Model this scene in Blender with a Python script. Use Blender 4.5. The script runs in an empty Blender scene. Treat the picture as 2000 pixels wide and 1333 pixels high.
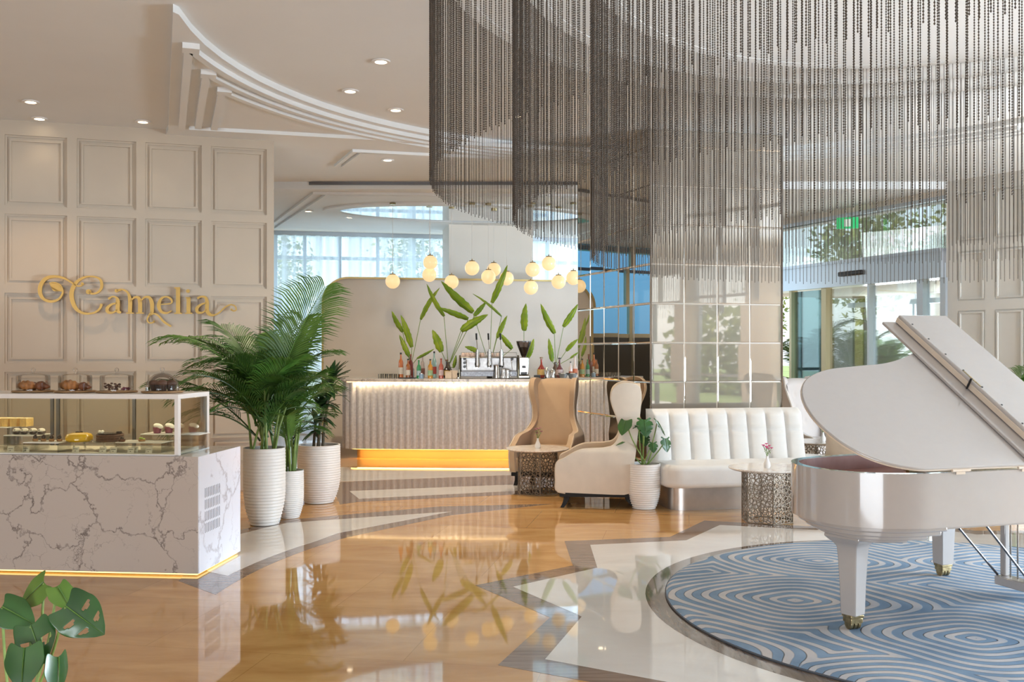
import bpy, bmesh, math, random
import numpy as np
from mathutils import Vector, Matrix, noise as mnoise
from mathutils.geometry import delaunay_2d_cdt
random.seed(7)
sc = bpy.context.scene
col = sc.collection
PI = math.pi
# ------------------------------------------------------------------ camera
F, EYE, HOR = 1900.0, 1.65, 688.0           # focal length (px of a 2000 px frame), eye height, horizon row
cam = bpy.data.cameras.new('camera'); camo = bpy.data.objects.new('camera', cam); col.objects.link(camo)
camo.location = (0, 0, EYE); camo.rotation_euler = (PI/2, 0, 0)
cam.sensor_width = 36; cam.lens = F/2000*36
cam.shift_y = (HOR-666.5)/2000
cam.clip_start = 0.05; cam.clip_end = 300
sc.camera = camo
# ------------------------------------------------------------------ world, exposure
sc.view_settings.view_transform = 'Standard'; sc.view_settings.look = 'None'
sc.view_settings.gamma = 1; sc.view_settings.use_curve_mapping = False
sc.view_settings.exposure = 0.3
wd = bpy.data.worlds.new('sky'); sc.world = wd; wd.use_nodes = True
wn = wd.node_tree; bg = wn.nodes['Background']
sky = wn.nodes.new('ShaderNodeTexSky'); sky.sky_type = 'NISHITA'
sky.sun_disc = False; sky.sun_elevation = math.radians(50); sky.sun_rotation = math.radians(200); sky.dust_density = 2.5
mixw = wn.nodes.new('ShaderNodeMix'); mixw.data_type = 'RGBA'; mixw.inputs[0].default_value = 0.65
wn.links.new(sky.outputs[0], mixw.inputs[6]); mixw.inputs[7].default_value = (3.6, 3.9, 4.2, 1)
wn.links.new(mixw.outputs[2], bg.inputs[0]); bg.inputs[1].default_value = 0.42
sc.cycles.max_bounces = 8; sc.cycles.diffuse_bounces = 4; sc.cycles.glossy_bounces = 4
sc.cycles.transparent_max_bounces = 16; sc.cycles.transmission_bounces = 4
sc.cycles.caustics_reflective = False; sc.cycles.caustics_refractive = False
sc.cycles.sample_clamp_indirect = 4.0
# ------------------------------------------------------------------ daylight and room fill
def area(name, loc, target, sx, sy, power, color):
    l = bpy.data.lights.new(name, 'AREA'); l.shape = 'RECTANGLE'; l.size = sx; l.size_y = sy
    l.energy = power; l.color = color
    o = bpy.data.objects.new(name, l); col.objects.link(o); o.location = loc
    d = Vector(target)-Vector(loc); o.rotation_euler = d.to_track_quat('-Z', 'Y').to_euler()
    return o
area('daylight_right_facade', (10.6, 5.8, 2.1), (0, 6.5, 1.4), 4, 3.6, 520, (0.66, 0.83, 1.0))
area('ceiling_fill_right', (10.4, 5.8, .7), (2, 6.5, 4.2), 4, 1.2, 800, (0.78, 0.90, 1.0))  # added low fill aimed up at the ceiling, stands for no real lamp
area('ceiling_fill_rear', (-3.0, -6.4, .8), (-1, 8, 4.6), 9, 1.3, 560, (0.82, 0.91, 1.0))  # second added uplight, brightens the ceiling from behind the camera
area('rear_fill', (-3.0, -6.6, 2.2), (-1, 8, 1.8), 9, 3.0, 40, (0.96, 0.96, 1.0))  # added fill panel before the solid rear wall, which has no window
area('daylight_bar_window', (-1.0, 20.9, 2.6), (-1.0, 12, 1.6), 12, 3.4, 210, (0.74, 0.88, 1.0))
area('daylight_entrance', (9.0, 18.2, 2.4), (2.0, 11.5, 1.0), 5, 3.4, 450, (0.90, 0.96, 1.0))
sun = bpy.data.lights.new('sun', 'SUN'); sun.energy = 3.2; sun.angle = .02; sun.color = (1, .95, .85)
suno = bpy.data.objects.new('sun', sun); col.objects.link(suno); suno.rotation_euler = Vector((.25, .55, -.8)).to_track_quat('-Z', 'Y').to_euler()
# ------------------------------------------------------------------ helpers
def gp(px, py, z=0.0):                       # point at height z seen at a photo pixel
    Y = F*(EYE-z)/(py-HOR); return Vector(((px-1000)*Y/F, Y, z))
def at(px, py, Y):                           # point at depth Y seen at a photo pixel
    return Vector(((px-1000)*Y/F, Y, EYE-(py-HOR)*Y/F))
def onl(px, A, w):                           # distance along a plan line A + s*w met by pixel column px
    k = (px-1000)/F; return (k*A[1]-A[0])/(w[0]-k*w[1])
def catmull(pts, n=6, closed=False):
    out = []; P = [Vector(p) for p in pts]; N = len(P)
    rng = range(N if closed else N-1)
    for i in rng:
        p0 = P[(i-1) % N] if closed or i > 0 else P[0]*2-P[1]
        p1 = P[i]; p2 = P[(i+1) % N]
        p3 = P[(i+2) % N] if closed or i+2 < N else P[-1]*2-P[-2]
        for k in range(n):
            t = k/n
            out.append(0.5*((2*p1)+(p2-p0)*t+(2*p0-5*p1+4*p2-p3)*t*t+(3*p1-p0-3*p2+p3)*t*t*t))
    if not closed: out.append(P[-1].copy())
    return out
class MB:
    def __init__(s): s.v = []; s.f = []; s.mi = []; s.cur = 0
    def add(s, vs, fs, M=None):
        b = len(s.v)
        s.v += [tuple(M @ Vector(v)) if M else tuple(v) for v in vs]
        s.f += [tuple(b+i for i in f) for f in fs]; s.mi += [s.cur]*len(fs)
        return s
    def box(s, x0, x1, y0, y1, z0, z1, M=None):
        vs = [(x, y, z) for z in (z0, z1) for y in (y0, y1) for x in (x0, x1)]
        return s.add(vs, [(0,2,3,1),(4,5,7,6),(0,1,5,4),(2,6,7,3),(0,4,6,2),(1,3,7,5)], M)
    def lathe(s, prof, n=24, M=None, cap=True):
        vs = []; fs = []
        for r, z in prof:
            for k in range(n):
                a = 2*PI*k/n; vs.append((r*math.cos(a), r*math.sin(a), z))
        for i in range(len(prof)-1):
            for k in range(n):
                k2 = (k+1) % n; fs.append((i*n+k, i*n+k2, (i+1)*n+k2, (i+1)*n+k))
        if cap:
            if prof[0][0] > 1e-5: fs.append(tuple(range(n))[::-1])
            if prof[-1][0] > 1e-5: fs.append(tuple((len(prof)-1)*n+k for k in range(n)))
        return s.add(vs, fs, M)
    def cyl(s, r, z0, z1, n=20, M=None): return s.lathe([(r, z0), (r, z1)], n, M)
    def prism(s, poly, z0, z1, M=None):
        n = len(poly)
        vs = [(p[0], p[1], z0) for p in poly]+[(p[0], p[1], z1) for p in poly]
        a = sum(poly[i][0]*poly[(i+1) % n][1]-poly[(i+1) % n][0]*poly[i][1] for i in range(n))
        fs = [tuple(range(n))[::-1], tuple(range(n, 2*n))]+[(i, (i+1) % n, n+(i+1) % n, n+i) for i in range(n)]
        if a < 0: fs = [f[::-1] for f in fs]
        return s.add(vs, fs, M)
    def tube(s, path, r, n=8, M=None, cap=True):
        P = [Vector(p) for p in path]; N = len(P); R = r if isinstance(r, (list, tuple)) else [r]*N
        vs = []; fs = []; up = None
        for i, p in enumerate(P):
            t = (P[min(i+1, N-1)]-P[max(i-1, 0)]).normalized()
            if up is None:
                up = Vector((0, 0, 1)) if abs(t.z) < .9 else Vector((1, 0, 0))
            a = t.cross(up)
            if a.length < 1e-5: a = t.orthogonal()
            a.normalize(); b = a.cross(t).normalized(); up = b
            for k in range(n):
                w = 2*PI*k/n; vs.append(tuple(p+(a*math.cos(w)+b*math.sin(w))*R[i]))
        for i in range(N-1):
            for k in range(n):
                k2 = (k+1) % n; fs.append((i*n+k, i*n+k2, (i+1)*n+k2, (i+1)*n+k))
        if cap: fs += [tuple(range(n))[::-1], tuple((N-1)*n+k for k in range(n))]
        return s.add(vs, fs, M)
    def sphere(s, r, c=(0, 0, 0), n=16, m=10, sc3=(1, 1, 1), M=None):
        prof = [(max(r*math.sin(PI*i/m), 1e-6), -r*math.cos(PI*i/m)) for i in range(m+1)]
        T = Matrix.Translation(c) @ Matrix.Diagonal((sc3[0], sc3[1], sc3[2], 1))
        return s.lathe(prof, n, (M @ T) if M else T, cap=False)
    def grid(s, fn, nu, nv, M=None):
        vs = [fn(i/nu, j/nv) for j in range(nv+1) for i in range(nu+1)]
        fs = [(j*(nu+1)+i, j*(nu+1)+i+1, (j+1)*(nu+1)+i+1, (j+1)*(nu+1)+i) for j in range(nv) for i in range(nu)]
        return s.add(vs, fs, M)
    def build(s, name, m, parent=None, bevel=0, seg=2, sharp=35, solid=0, subd=0, flat=False):
        me = bpy.data.meshes.new(name); me.from_pydata(s.v, [], s.f)
        ms = m if isinstance(m, (list, tuple)) else [m]
        for x in ms: me.materials.append(x)
        if len(ms) > 1: me.polygons.foreach_set('material_index', s.mi)
        if not flat:
            me.polygons.foreach_set('use_smooth', [True]*len(me.polygons))
            if not subd: me.set_sharp_from_angle(angle=math.radians(sharp))
        me.update()
        o = bpy.data.objects.new(name, me); col.objects.link(o)
        if parent: o.parent = parent
        if solid:
            k = o.modifiers.new('solid', 'SOLIDIFY'); k.thickness = solid; k.offset = 0
        if bevel:
            k = o.modifiers.new('bevel', 'BEVEL'); k.width = bevel; k.segments = seg; k.limit_method = 'ANGLE'; k.angle_limit = math.radians(40)
        if subd:
            k = o.modifiers.new('sub', 'SUBSURF'); k.levels = subd; k.render_levels = subd
        return o
def tag(o, label, cat, group=None, kind=None):
    o['label'] = label; o['category'] = cat
    if group: o['group'] = group
    if kind: o['kind'] = kind
    return o
def thing(name, label, cat, loc=(0, 0, 0), rz=0, group=None):
    o = bpy.data.objects.new(name, None); col.objects.link(o); o.empty_display_size = .1
    o.location = loc; o.rotation_euler = (0, 0, rz)
    return tag(o, label, cat, group)
def struct(o): o['kind'] = 'structure'; return o
def kids(o): return [c for c in bpy.data.objects if c.parent == o]
def copy_tree(o, loc=None, rz=None, label=None, scale=None, parent=None):
    c = o.copy(); col.objects.link(c)
    if parent: c.parent = parent
    if loc is not None: c.location = loc
    if rz is not None: c.rotation_euler = (0, 0, rz)
    if scale is not None: c.scale = (scale,)*3 if isinstance(scale, (int, float)) else scale
    if label: c['label'] = label
    for ch in kids(o): copy_tree(ch, parent=c)
    return c
def T(x, y, z, rz=0, rx=0, ry=0, s=1):
    return Matrix.Translation((x, y, z)) @ Matrix.Rotation(rz, 4, 'Z') @ Matrix.Rotation(ry, 4, 'Y') @ Matrix.Rotation(rx, 4, 'X') @ Matrix.Scale(s, 4)
def rrect(x0, x1, y0, y1, r, n=6):
    out = []
    for cx, cy, a0 in ((x1-r, y1-r, 0), (x0+r, y1-r, 90), (x0+r, y0+r, 180), (x1-r, y0+r, 270)):
        for k in range(n+1):
            a = math.radians(a0+90*k/n); out.append((cx+r*math.cos(a), cy+r*math.sin(a)))
    return out
# ------------------------------------------------------------------ materials
def nmat(name):
    m = bpy.data.materials.new(name); m.use_nodes = True
    return m, m.node_tree, m.node_tree.nodes['Principled BSDF']
def mat(name, c, rough=.5, metal=0, spec=.5, noise=0, nscale=20, bump=0, bscale=60, sheen=0, coat=0, emis=None, estr=0, trans=0):
    m, nt, p = nmat(name); N = nt.nodes; L = nt.links
    p.inputs['Base Color'].default_value = (*c, 1); p.inputs['Roughness'].default_value = rough
    p.inputs['Metallic'].default_value = metal; p.inputs['Specular IOR Level'].default_value = spec
    if sheen: p.inputs['Sheen Weight'].default_value = sheen
    if coat: p.inputs['Coat Weight'].default_value = coat; p.inputs['Coat Roughness'].default_value = .05
    if emis: p.inputs['Emission Color'].default_value = (*emis, 1); p.inputs['Emission Strength'].default_value = estr
    if trans: p.inputs['Transmission Weight'].default_value = trans
    if noise or bump:
        tc = N.new('ShaderNodeTexCoord')
    if noise:
        n = N.new('ShaderNodeTexNoise'); n.inputs['Scale'].default_value = nscale; n.inputs['Detail'].default_value = 4
        L.new(tc.outputs['Object'], n.inputs['Vector'])
        r = N.new('ShaderNodeValToRGB'); L.new(n.outputs['Fac'], r.inputs[0])
        r.color_ramp.elements[0].position = .3; r.color_ramp.elements[1].position = .7
        r.color_ramp.elements[0].color = (*[x*(1-noise) for x in c], 1); r.color_ramp.elements[1].color = (*[min(1, x*(1+noise)) for x in c], 1)
        L.new(r.outputs[0], p.inputs['Base Color'])
    if bump:
        n = N.new('ShaderNodeTexNoise'); n.inputs['Scale'].default_value = bscale; n.inputs['Detail'].default_value = 3
        L.new(tc.outputs['Object'], n.inputs['Vector'])
        b = N.new('ShaderNodeBump'); b.inputs['Strength'].default_value = bump; b.inputs['Distance'].default_value = .01
        L.new(n.outputs['Fac'], b.inputs['Height']); L.new(b.outputs[0], p.inputs['Normal'])
    return m
def emit(name, c, s):
    m, nt, p = nmat(name); nt.nodes.remove(p)
    e = nt.nodes.new('ShaderNodeEmission'); e.inputs[0].default_value = (*c, 1); e.inputs[1].default_value = s
    nt.links.new(e.outputs[0], nt.nodes['Material Output'].inputs[0]); return m
def glass(name, tint=(1, 1, 1), refl=1.0, ior=1.45):
    m, nt, p = nmat(name); nt.nodes.remove(p); N = nt.nodes; L = nt.links
    t = N.new('ShaderNodeBsdfTransparent'); t.inputs[0].default_value = (*tint, 1)
    g = N.new('ShaderNodeBsdfGlossy'); g.inputs['Roughness'].default_value = .01
    fr = N.new('ShaderNodeFresnel'); fr.inputs[0].default_value = ior
    mu = N.new('ShaderNodeMath'); mu.operation = 'MULTIPLY'; mu.inputs[1].default_value = refl; L.new(fr.outputs[0], mu.inputs[0])
    x = N.new('ShaderNodeMixShader'); L.new(mu.outputs[0], x.inputs[0]); L.new(t.outputs[0], x.inputs[1]); L.new(g.outputs[0], x.inputs[2])
    L.new(x.outputs[0], N['Material Output'].inputs[0]); return m
def marble(name, base, vein, scale=1.6, width=.05, rough=.25, cloud=.15, warp=.5, spec=.5, cells=True):
    m, nt, p = nmat(name); N = nt.nodes; L = nt.links
    tc = N.new('ShaderNodeTexCoord')
    nz = N.new('ShaderNodeTexNoise'); nz.inputs['Scale'].default_value = scale*1.6; nz.inputs['Detail'].default_value = 6; nz.inputs['Roughness'].default_value = .62
    L.new(tc.outputs['Object'], nz.inputs['Vector'])
    mx = N.new('ShaderNodeMix'); mx.data_type = 'VECTOR'; mx.inputs[0].default_value = warp
    L.new(tc.outputs['Object'], mx.inputs[4]); L.new(nz.outputs['Color'], mx.inputs[5])
    vs = []
    for k, (sc_, w) in enumerate(((scale, width), (scale*2.7, width*.8))):
        vo = N.new('ShaderNodeTexVoronoi'); vo.feature = 'DISTANCE_TO_EDGE'; vo.inputs['Scale'].default_value = sc_
        L.new(mx.outputs[1], vo.inputs['Vector'])
        r = N.new('ShaderNodeMapRange'); r.inputs[1].default_value = 0; r.inputs[2].default_value = w; r.inputs[3].default_value = 1; r.inputs[4].default_value = 0
        L.new(vo.outputs['Distance'], r.inputs[0]); vs.append(r)
    n2 = N.new('ShaderNodeTexNoise'); n2.inputs['Scale'].default_value = scale*1.3; n2.inputs['Detail'].default_value = 3
    L.new(tc.outputs['Object'], n2.inputs['Vector'])
    m1 = N.new('ShaderNodeMapRange'); m1.inputs[1].default_value = .42; m1.inputs[2].default_value = .62
    L.new(n2.outputs['Fac'], m1.inputs[0])
    mu = N.new('ShaderNodeMath'); mu.operation = 'MULTIPLY'; L.new(vs[1].outputs[0], mu.inputs[0]); L.new(m1.outputs[0], mu.inputs[1])
    ma = N.new('ShaderNodeMath'); ma.operation = 'MAXIMUM'; L.new(vs[0].outputs[0], ma.inputs[0]); L.new(mu.outputs[0], ma.inputs[1])
    mm = N.new('ShaderNodeMath'); mm.operation = 'MULTIPLY'; L.new(ma.outputs[0], mm.inputs[0])
    n3 = N.new('ShaderNodeTexNoise'); n3.inputs['Scale'].default_value = scale*5; n3.inputs['Detail'].default_value = 3; L.new(tc.outputs['Object'], n3.inputs['Vector'])
    m3 = N.new('ShaderNodeMapRange'); m3.inputs[1].default_value = .35; m3.inputs[2].default_value = .6; m3.inputs[3].default_value = .45; L.new(n3.outputs['Fac'], m3.inputs[0])
    L.new(m3.outputs[0], mm.inputs[1])
    c = N.new('ShaderNodeMix'); c.data_type = 'RGBA'; L.new(mm.outputs[0], c.inputs[0])
    c.inputs[6].default_value = (*base, 1); c.inputs[7].default_value = (*vein, 1)
    L.new(c.outputs[2], p.inputs['Base Color']); p.inputs['Roughness'].default_value = rough; p.inputs['Specular IOR Level'].default_value = spec
    return m
def stone(name, c1, c2, stretch=(1, 4, 1), rough=.04, rot=0, sc_=1.2, spec=.8, tile=0, coat=.6, streak=None):
    m, nt, p = nmat(name); N = nt.nodes; L = nt.links
    tc = N.new('ShaderNodeTexCoord'); mp = N.new('ShaderNodeMapping'); mp.inputs['Scale'].default_value = stretch; mp.inputs['Rotation'].default_value = (0, 0, rot)
    L.new(tc.outputs['Object'], mp.inputs[0])
    n = N.new('ShaderNodeTexNoise'); n.inputs['Scale'].default_value = sc_; n.inputs['Detail'].default_value = 8; n.inputs['Roughness'].default_value = .6; n.inputs['Distortion'].default_value = .6
    L.new(mp.outputs[0], n.inputs['Vector'])
    r = N.new('ShaderNodeValToRGB'); r.color_ramp.elements[0].position = .3; r.color_ramp.elements[1].position = .7
    r.color_ramp.elements[0].color = (*c1, 1); r.color_ramp.elements[1].color = (*c2, 1)
    L.new(n.outputs['Fac'], r.inputs[0]); out = r.outputs[0]
    if tile:
        b = N.new('ShaderNodeTexBrick'); b.offset = .5; b.inputs['Scale'].default_value = 1; b.inputs['Mortar Size'].default_value = .003
        b.inputs['Brick Width'].default_value = tile*1.5; b.inputs['Row Height'].default_value = tile
        b.inputs['Color1'].default_value = (1, 1, 1, 1); b.inputs['Color2'].default_value = (.88, .86, .84, 1); b.inputs['Mortar'].default_value = (.72, .68, .62, 1)
        mp2 = N.new('ShaderNodeMapping'); mp2.inputs['Rotation'].default_value = (0, 0, .18); L.new(tc.outputs['Object'], mp2.inputs[0]); L.new(mp2.outputs[0], b.inputs['Vector'])
        x = N.new('ShaderNodeMix'); x.data_type = 'RGBA'; x.blend_type = 'MULTIPLY'; x.inputs[0].default_value = 1
        L.new(out, x.inputs[6]); L.new(b.outputs[0], x.inputs[7]); out = x.outputs[2]
    L.new(out, p.inputs['Base Color']); p.inputs['Roughness'].default_value = rough; p.inputs['Specular IOR Level'].default_value = spec
    p.inputs['Coat Weight'].default_value = coat; p.inputs['Coat Roughness'].default_value = .02
    return m
M = {}
M['plaster'] = mat('white plaster', (.80, .74, .67), .7, noise=.02, nscale=2)
M['ceiling'] = mat('ceiling paint', (.80, .81, .81), .8, noise=.02, nscale=1)
M['wall'] = mat('cream wall paint', (.54, .465, .375), .5, noise=.02, nscale=3)
M['gold_stone'] = stone('golden marble', (.50, .25, .085), (.72, .44, .18), (1, 3.2, 1), tile=1.0, coat=.15, spec=.5)
M['white_stone'] = stone('white marble floor', (.66, .63, .60), (.78, .76, .73), (1, 1.5, 1), rough=.03, sc_=.8, spec=.6, coat=.35)
M['brown_stone'] = stone('taupe marble floor', (.15, .10, .075), (.30, .22, .175), (1, 14, 1), rough=.05, sc_=2.2, coat=.15, spec=.5)
M['ring_stone'] = stone('taupe streaked marble ring', (.10, .072, .056), (.22, .17, .135), (12, 1.5, 1), rough=.06, sc_=2.2, coat=.15, spec=.5)
M['marble'] = marble('veined counter marble', (.52, .455, .41), (.15, .12, .11), scale=2.3, width=.016, warp=.30, rough=.22)
M['bar_marble'] = marble('grey bar marble', (.62, .60, .60), (.25, .22, .21), scale=3.5, width=.10, rough=.2)
M['table_marble'] = marble('pale table marble', (.80, .74, .68), (.5, .42, .38), scale=4, width=.05, rough=.15)
M['gold'] = mat('brushed gold', (.72, .46, .14), .32, 1, noise=.1, nscale=30)
M['brass'] = mat('antique brass', (.42, .33, .18), .35, 1, noise=.3, nscale=40)
M['sign_gold'] = mat('satin gold paint', (.52, .33, .085), .42, .35, noise=.05, nscale=10)
M['trim_gold'] = mat('pale gold trim', (.62, .50, .24), .35, .7, noise=.05, nscale=10)
M['steel'] = mat('polished steel', (.60, .58, .56), .16, 1, noise=.05, nscale=15)
M['dark_steel'] = mat('dark steel', (.18, .18, .19), .3, .9)
M['pewter'] = mat('bronze pewter lattice', (.26, .21, .16), .45, .9, noise=.15, nscale=30)
M['bead'] = mat('dark bronze bead', (.062, .044, .030), .4, .4, noise=.25, nscale=8)
M['white_metal'] = mat('white lacquered metal', (.80, .76, .73), .35)
M['piano'] = mat('white piano lacquer', (.455, .42, .40), .18, coat=1, spec=.6, noise=.01)
M['piano_edge'] = mat('cream lacquer edge', (.72, .60, .48), .25, coat=.6)
M['soundboard'] = stone('soundboard wood', (.30, .12, .09), (.46, .24, .19), (1, 12, 1), rough=.5, coat=0, spec=.3)
M['black'] = mat('black plastic', (.012, .012, .013), .3)
M['black_wood'] = mat('black stained wood', (.010, .008, .007), .5, spec=.2, noise=.3, nscale=12)
M['tan_fabric'] = mat('tan velvet', (.50, .35, .22), .85, sheen=.4, bump=.15, bscale=300, noise=.04, nscale=6)
M['cream_fabric'] = mat('cream linen', (.62, .53, .43), .9, sheen=.3, bump=.2, bscale=400, noise=.04, nscale=8)
M['white_fabric'] = mat('off white upholstery', (.73, .70, .66), .85, sheen=.3, bump=.2, bscale=250, noise=.03, nscale=8)
M['wall_cool'] = mat('pale grey wall paint', (.62, .60, .56), .5, noise=.02, nscale=3)
M['grey_fabric'] = mat('pale grey upholstery', (.66, .60, .57), .9, sheen=.2, bump=.2, bscale=300)
M['pot'] = mat('white ceramic', (.78, .75, .72), .45, noise=.02)
M['soil'] = mat('dark soil', (.03, .02, .015), .9, noise=.5, nscale=60)
def leafm(name, c1, c2, rough=.35, tr=.25, nscale=3):
    m, nt, p = nmat(name); N = nt.nodes; L = nt.links
    tc = N.new('ShaderNodeTexCoord'); n = N.new('ShaderNodeTexNoise'); n.inputs['Scale'].default_value = nscale; L.new(tc.outputs['Object'], n.inputs['Vector'])
    r = N.new('ShaderNodeValToRGB'); r.color_ramp.elements[0].position = .35; r.color_ramp.elements[1].position = .65
    r.color_ramp.elements[0].color = (*c1, 1); r.color_ramp.elements[1].color = (*c2, 1); L.new(n.outputs['Fac'], r.inputs[0])
    L.new(r.outputs[0], p.inputs['Base Color']); p.inputs['Roughness'].default_value = rough
    t = N.new('ShaderNodeBsdfTranslucent'); L.new(r.outputs[0], t.inputs[0])
    x = N.new('ShaderNodeMixShader'); x.inputs[0].default_value = tr; L.new(p.outputs[0], x.inputs[1]); L.new(t.outputs[0], x.inputs[2])
    L.new(x.outputs[0], N['Material Output'].inputs[0]); return m
M['palm'] = leafm('palm leaf', (.03, .085, .018), (.085, .19, .035))
M['palm_light'] = leafm('fresh palm leaf', (.05, .14, .02), (.14, .28, .05))
M['cane'] = mat('palm cane', (.16, .24, .05), .5, noise=.4, nscale=8)
M['dracaena'] = leafm('dracaena leaf', (.02, .055, .02), (.05, .12, .04), .3)
M['trunk'] = mat('thin bark stem', (.10, .08, .05), .8, noise=.4, nscale=30)
M['monstera'] = leafm('monstera leaf', (.018, .07, .02), (.05, .14, .035), .22, .15, 5)
M['monstera_light'] = leafm('young monstera leaf', (.10, .19, .03), (.16, .28, .05), .25, .2, 5)
M['banana'] = leafm('bright banana leaf', (.26, .44, .03), (.50, .64, .06), .35, .45, 4)
M['stem'] = mat('green leaf stem', (.20, .30, .07), .5, noise=.2)
M['tree'] = leafm('garden foliage', (.10, .17, .05), (.38, .42, .12), .6, .3, 1.5)
M['lawn'] = mat('garden lawn', (.22, .30, .10), .9, noise=.3, nscale=.6)
M['paving'] = mat('pale outdoor paving', (.62, .56, .48), .8, noise=.08, nscale=2)
M['glass'] = glass('clear thin glass', (.97, .98, .97))
M['case_glass'] = glass('display case glass', (.93, .92, .86), .6)
M['teal_glass'] = glass('teal tinted door glass', (.62, .80, .80), .9)
M['door_glass'] = glass('door glass', (.90, .95, .94), .7)
M['alu'] = mat('satin aluminium', (.55, .60, .66), .3, .8)
M['bronze'] = mat('bronze door frame', (.46, .38, .24), .35, .8)
def mirror(name, c, rough, d, dc):
    m, nt, p = nmat(name); nt.nodes.remove(p); N = nt.nodes; L = nt.links
    g = N.new('ShaderNodeBsdfGlossy'); g.inputs[0].default_value = (*c, 1); g.inputs['Roughness'].default_value = rough
    k = N.new('ShaderNodeBsdfDiffuse'); k.inputs[0].default_value = (*dc, 1)
    x = N.new('ShaderNodeMixShader'); x.inputs[0].default_value = d; L.new(g.outputs[0], x.inputs[1]); L.new(k.outputs[0], x.inputs[2])
    L.new(x.outputs[0], N['Material Output'].inputs[0]); return m
M['mirror_side'] = mirror('bevelled mirror tile', (.78, .76, .72), .01, .06, (.4, .36, .3))
M['mirror_front'] = mirror('antique mirror tile', (.60, .57, .52), .02, .45, (.50, .44, .37))
M['ceiling_mirror'] = mirror('stretched gloss ceiling', (.88, .90, .92), .02, .1, (.8, .8, .8))
# sheer curtain
m, nt, p = nmat('sheer curtain'); N = nt.nodes; L = nt.links; nt.nodes.remove(p)
t = N.new('ShaderNodeBsdfTransparent'); t.inputs[0].default_value = (.80, .90, 1, 1); tl = N.new('ShaderNodeBsdfTranslucent'); tl.inputs[0].default_value = (.72, .85, .95, 1)
df = N.new('ShaderNodeBsdfDiffuse'); df.inputs[0].default_value = (.75, .82, .88, 1)
x1 = N.new('ShaderNodeMixShader'); x1.inputs[0].default_value = .35; L.new(tl.outputs[0], x1.inputs[1]); L.new(df.outputs[0], x1.inputs[2])
x2 = N.new('ShaderNodeMixShader'); x2.inputs[0].default_value = .72
tc = N.new('ShaderNodeTexCoord'); nz = N.new('ShaderNodeTexNoise'); nz.inputs['Scale'].default_value = 1; mp = N.new('ShaderNodeMapping'); mp.inputs['Scale'].default_value = (6, 1, .04)
L.new(tc.outputs['Object'], mp.inputs[0]); L.new(mp.outputs[0], nz.inputs['Vector']); mr = N.new('ShaderNodeMapRange'); mr.inputs[1].default_value = .35; mr.inputs[2].default_value = .65
mr.inputs[3].default_value = .5; mr.inputs[4].default_value = .93; L.new(nz.outputs['Fac'], mr.inputs[0]); L.new(mr.outputs[0], x2.inputs[0])
L.new(t.outputs[0], x2.inputs[1]); L.new(x1.outputs[0], x2.inputs[2]); L.new(x2.outputs[0], N['Material Output'].inputs[0]); M['sheer'] = m
# rug: cells of parallel carved stripes
m, nt, p = nmat('blue carved rug'); N = nt.nodes; L = nt.links
tc = N.new('ShaderNodeTexCoord'); nz = N.new('ShaderNodeTexNoise'); nz.inputs['Scale'].default_value = .9; nz.inputs['Detail'].default_value = 1
mp = N.new('ShaderNodeMapping'); mp.inputs['Scale'].default_value = (.85, 1.05, 1); mp.inputs['Rotation'].default_value = (0, 0, -.5); L.new(tc.outputs['Object'], mp.inputs[0])
L.new(mp.outputs[0], nz.inputs['Vector'])
mx = N.new('ShaderNodeMix'); mx.data_type = 'VECTOR'; mx.inputs[0].default_value = .2; L.new(mp.outputs[0], mx.inputs[4]); L.new(nz.outputs['Color'], mx.inputs[5])
vo = N.new('ShaderNodeTexVoronoi'); vo.voronoi_dimensions = '2D'; vo.feature = 'SMOOTH_F1'; vo.distance = 'MINKOWSKI'; vo.inputs['Exponent'].default_value = 3.5; vo.inputs['Smoothness'].default_value = .04; vo.inputs['Scale'].default_value = .95; L.new(mx.outputs[1], vo.inputs['Vector'])
mu = N.new('ShaderNodeMath'); mu.operation = 'MULTIPLY'; mu.inputs[1].default_value = 100; L.new(vo.outputs['Distance'], mu.inputs[0])
si = N.new('ShaderNodeMath'); si.operation = 'SINE'; L.new(mu.outputs[0], si.inputs[0])
rr = N.new('ShaderNodeMapRange'); rr.inputs[1].default_value = -.1; rr.inputs[2].default_value = .3; L.new(si.outputs[0], rr.inputs[0])
n2 = N.new('ShaderNodeTexNoise'); n2.inputs['Scale'].default_value = 2.2; n2.inputs['Detail'].default_value = 5; L.new(tc.outputs['Object'], n2.inputs['Vector'])
ra = N.new('ShaderNodeValToRGB'); ra.color_ramp.elements[0].position = .35; ra.color_ramp.elements[0].color = (.17, .26, .38, 1); ra.color_ramp.elements[1].position = .68; ra.color_ramp.elements[1].color = (.29, .41, .56, 1); L.new(n2.outputs['Fac'], ra.inputs[0])
rb = N.new('ShaderNodeValToRGB'); rb.color_ramp.elements[0].position = .35; rb.color_ramp.elements[0].color = (.42, .46, .52, 1); rb.color_ramp.elements[1].position = .6; rb.color_ramp.elements[1].color = (.62, .60, .60, 1); L.new(n2.outputs['Fac'], rb.inputs[0])
cm = N.new('ShaderNodeMix'); cm.data_type = 'RGBA'; L.new(rr.outputs[0], cm.inputs[0]); L.new(ra.outputs[0], cm.inputs[6]); L.new(rb.outputs[0], cm.inputs[7])
L.new(cm.outputs[2], p.inputs['Base Color']); p.inputs['Roughness'].default_value = .95; p.inputs['Specular IOR Level'].default_value = .1
bm_ = N.new('ShaderNodeBump'); bm_.inputs['Strength'].default_value = 1; bm_.inputs['Distance'].default_value = .012; L.new(rr.outputs[0], bm_.inputs['Height'])
n4 = N.new('ShaderNodeTexNoise'); n4.inputs['Scale'].default_value = 260; L.new(tc.outputs['Object'], n4.inputs['Vector'])
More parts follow.
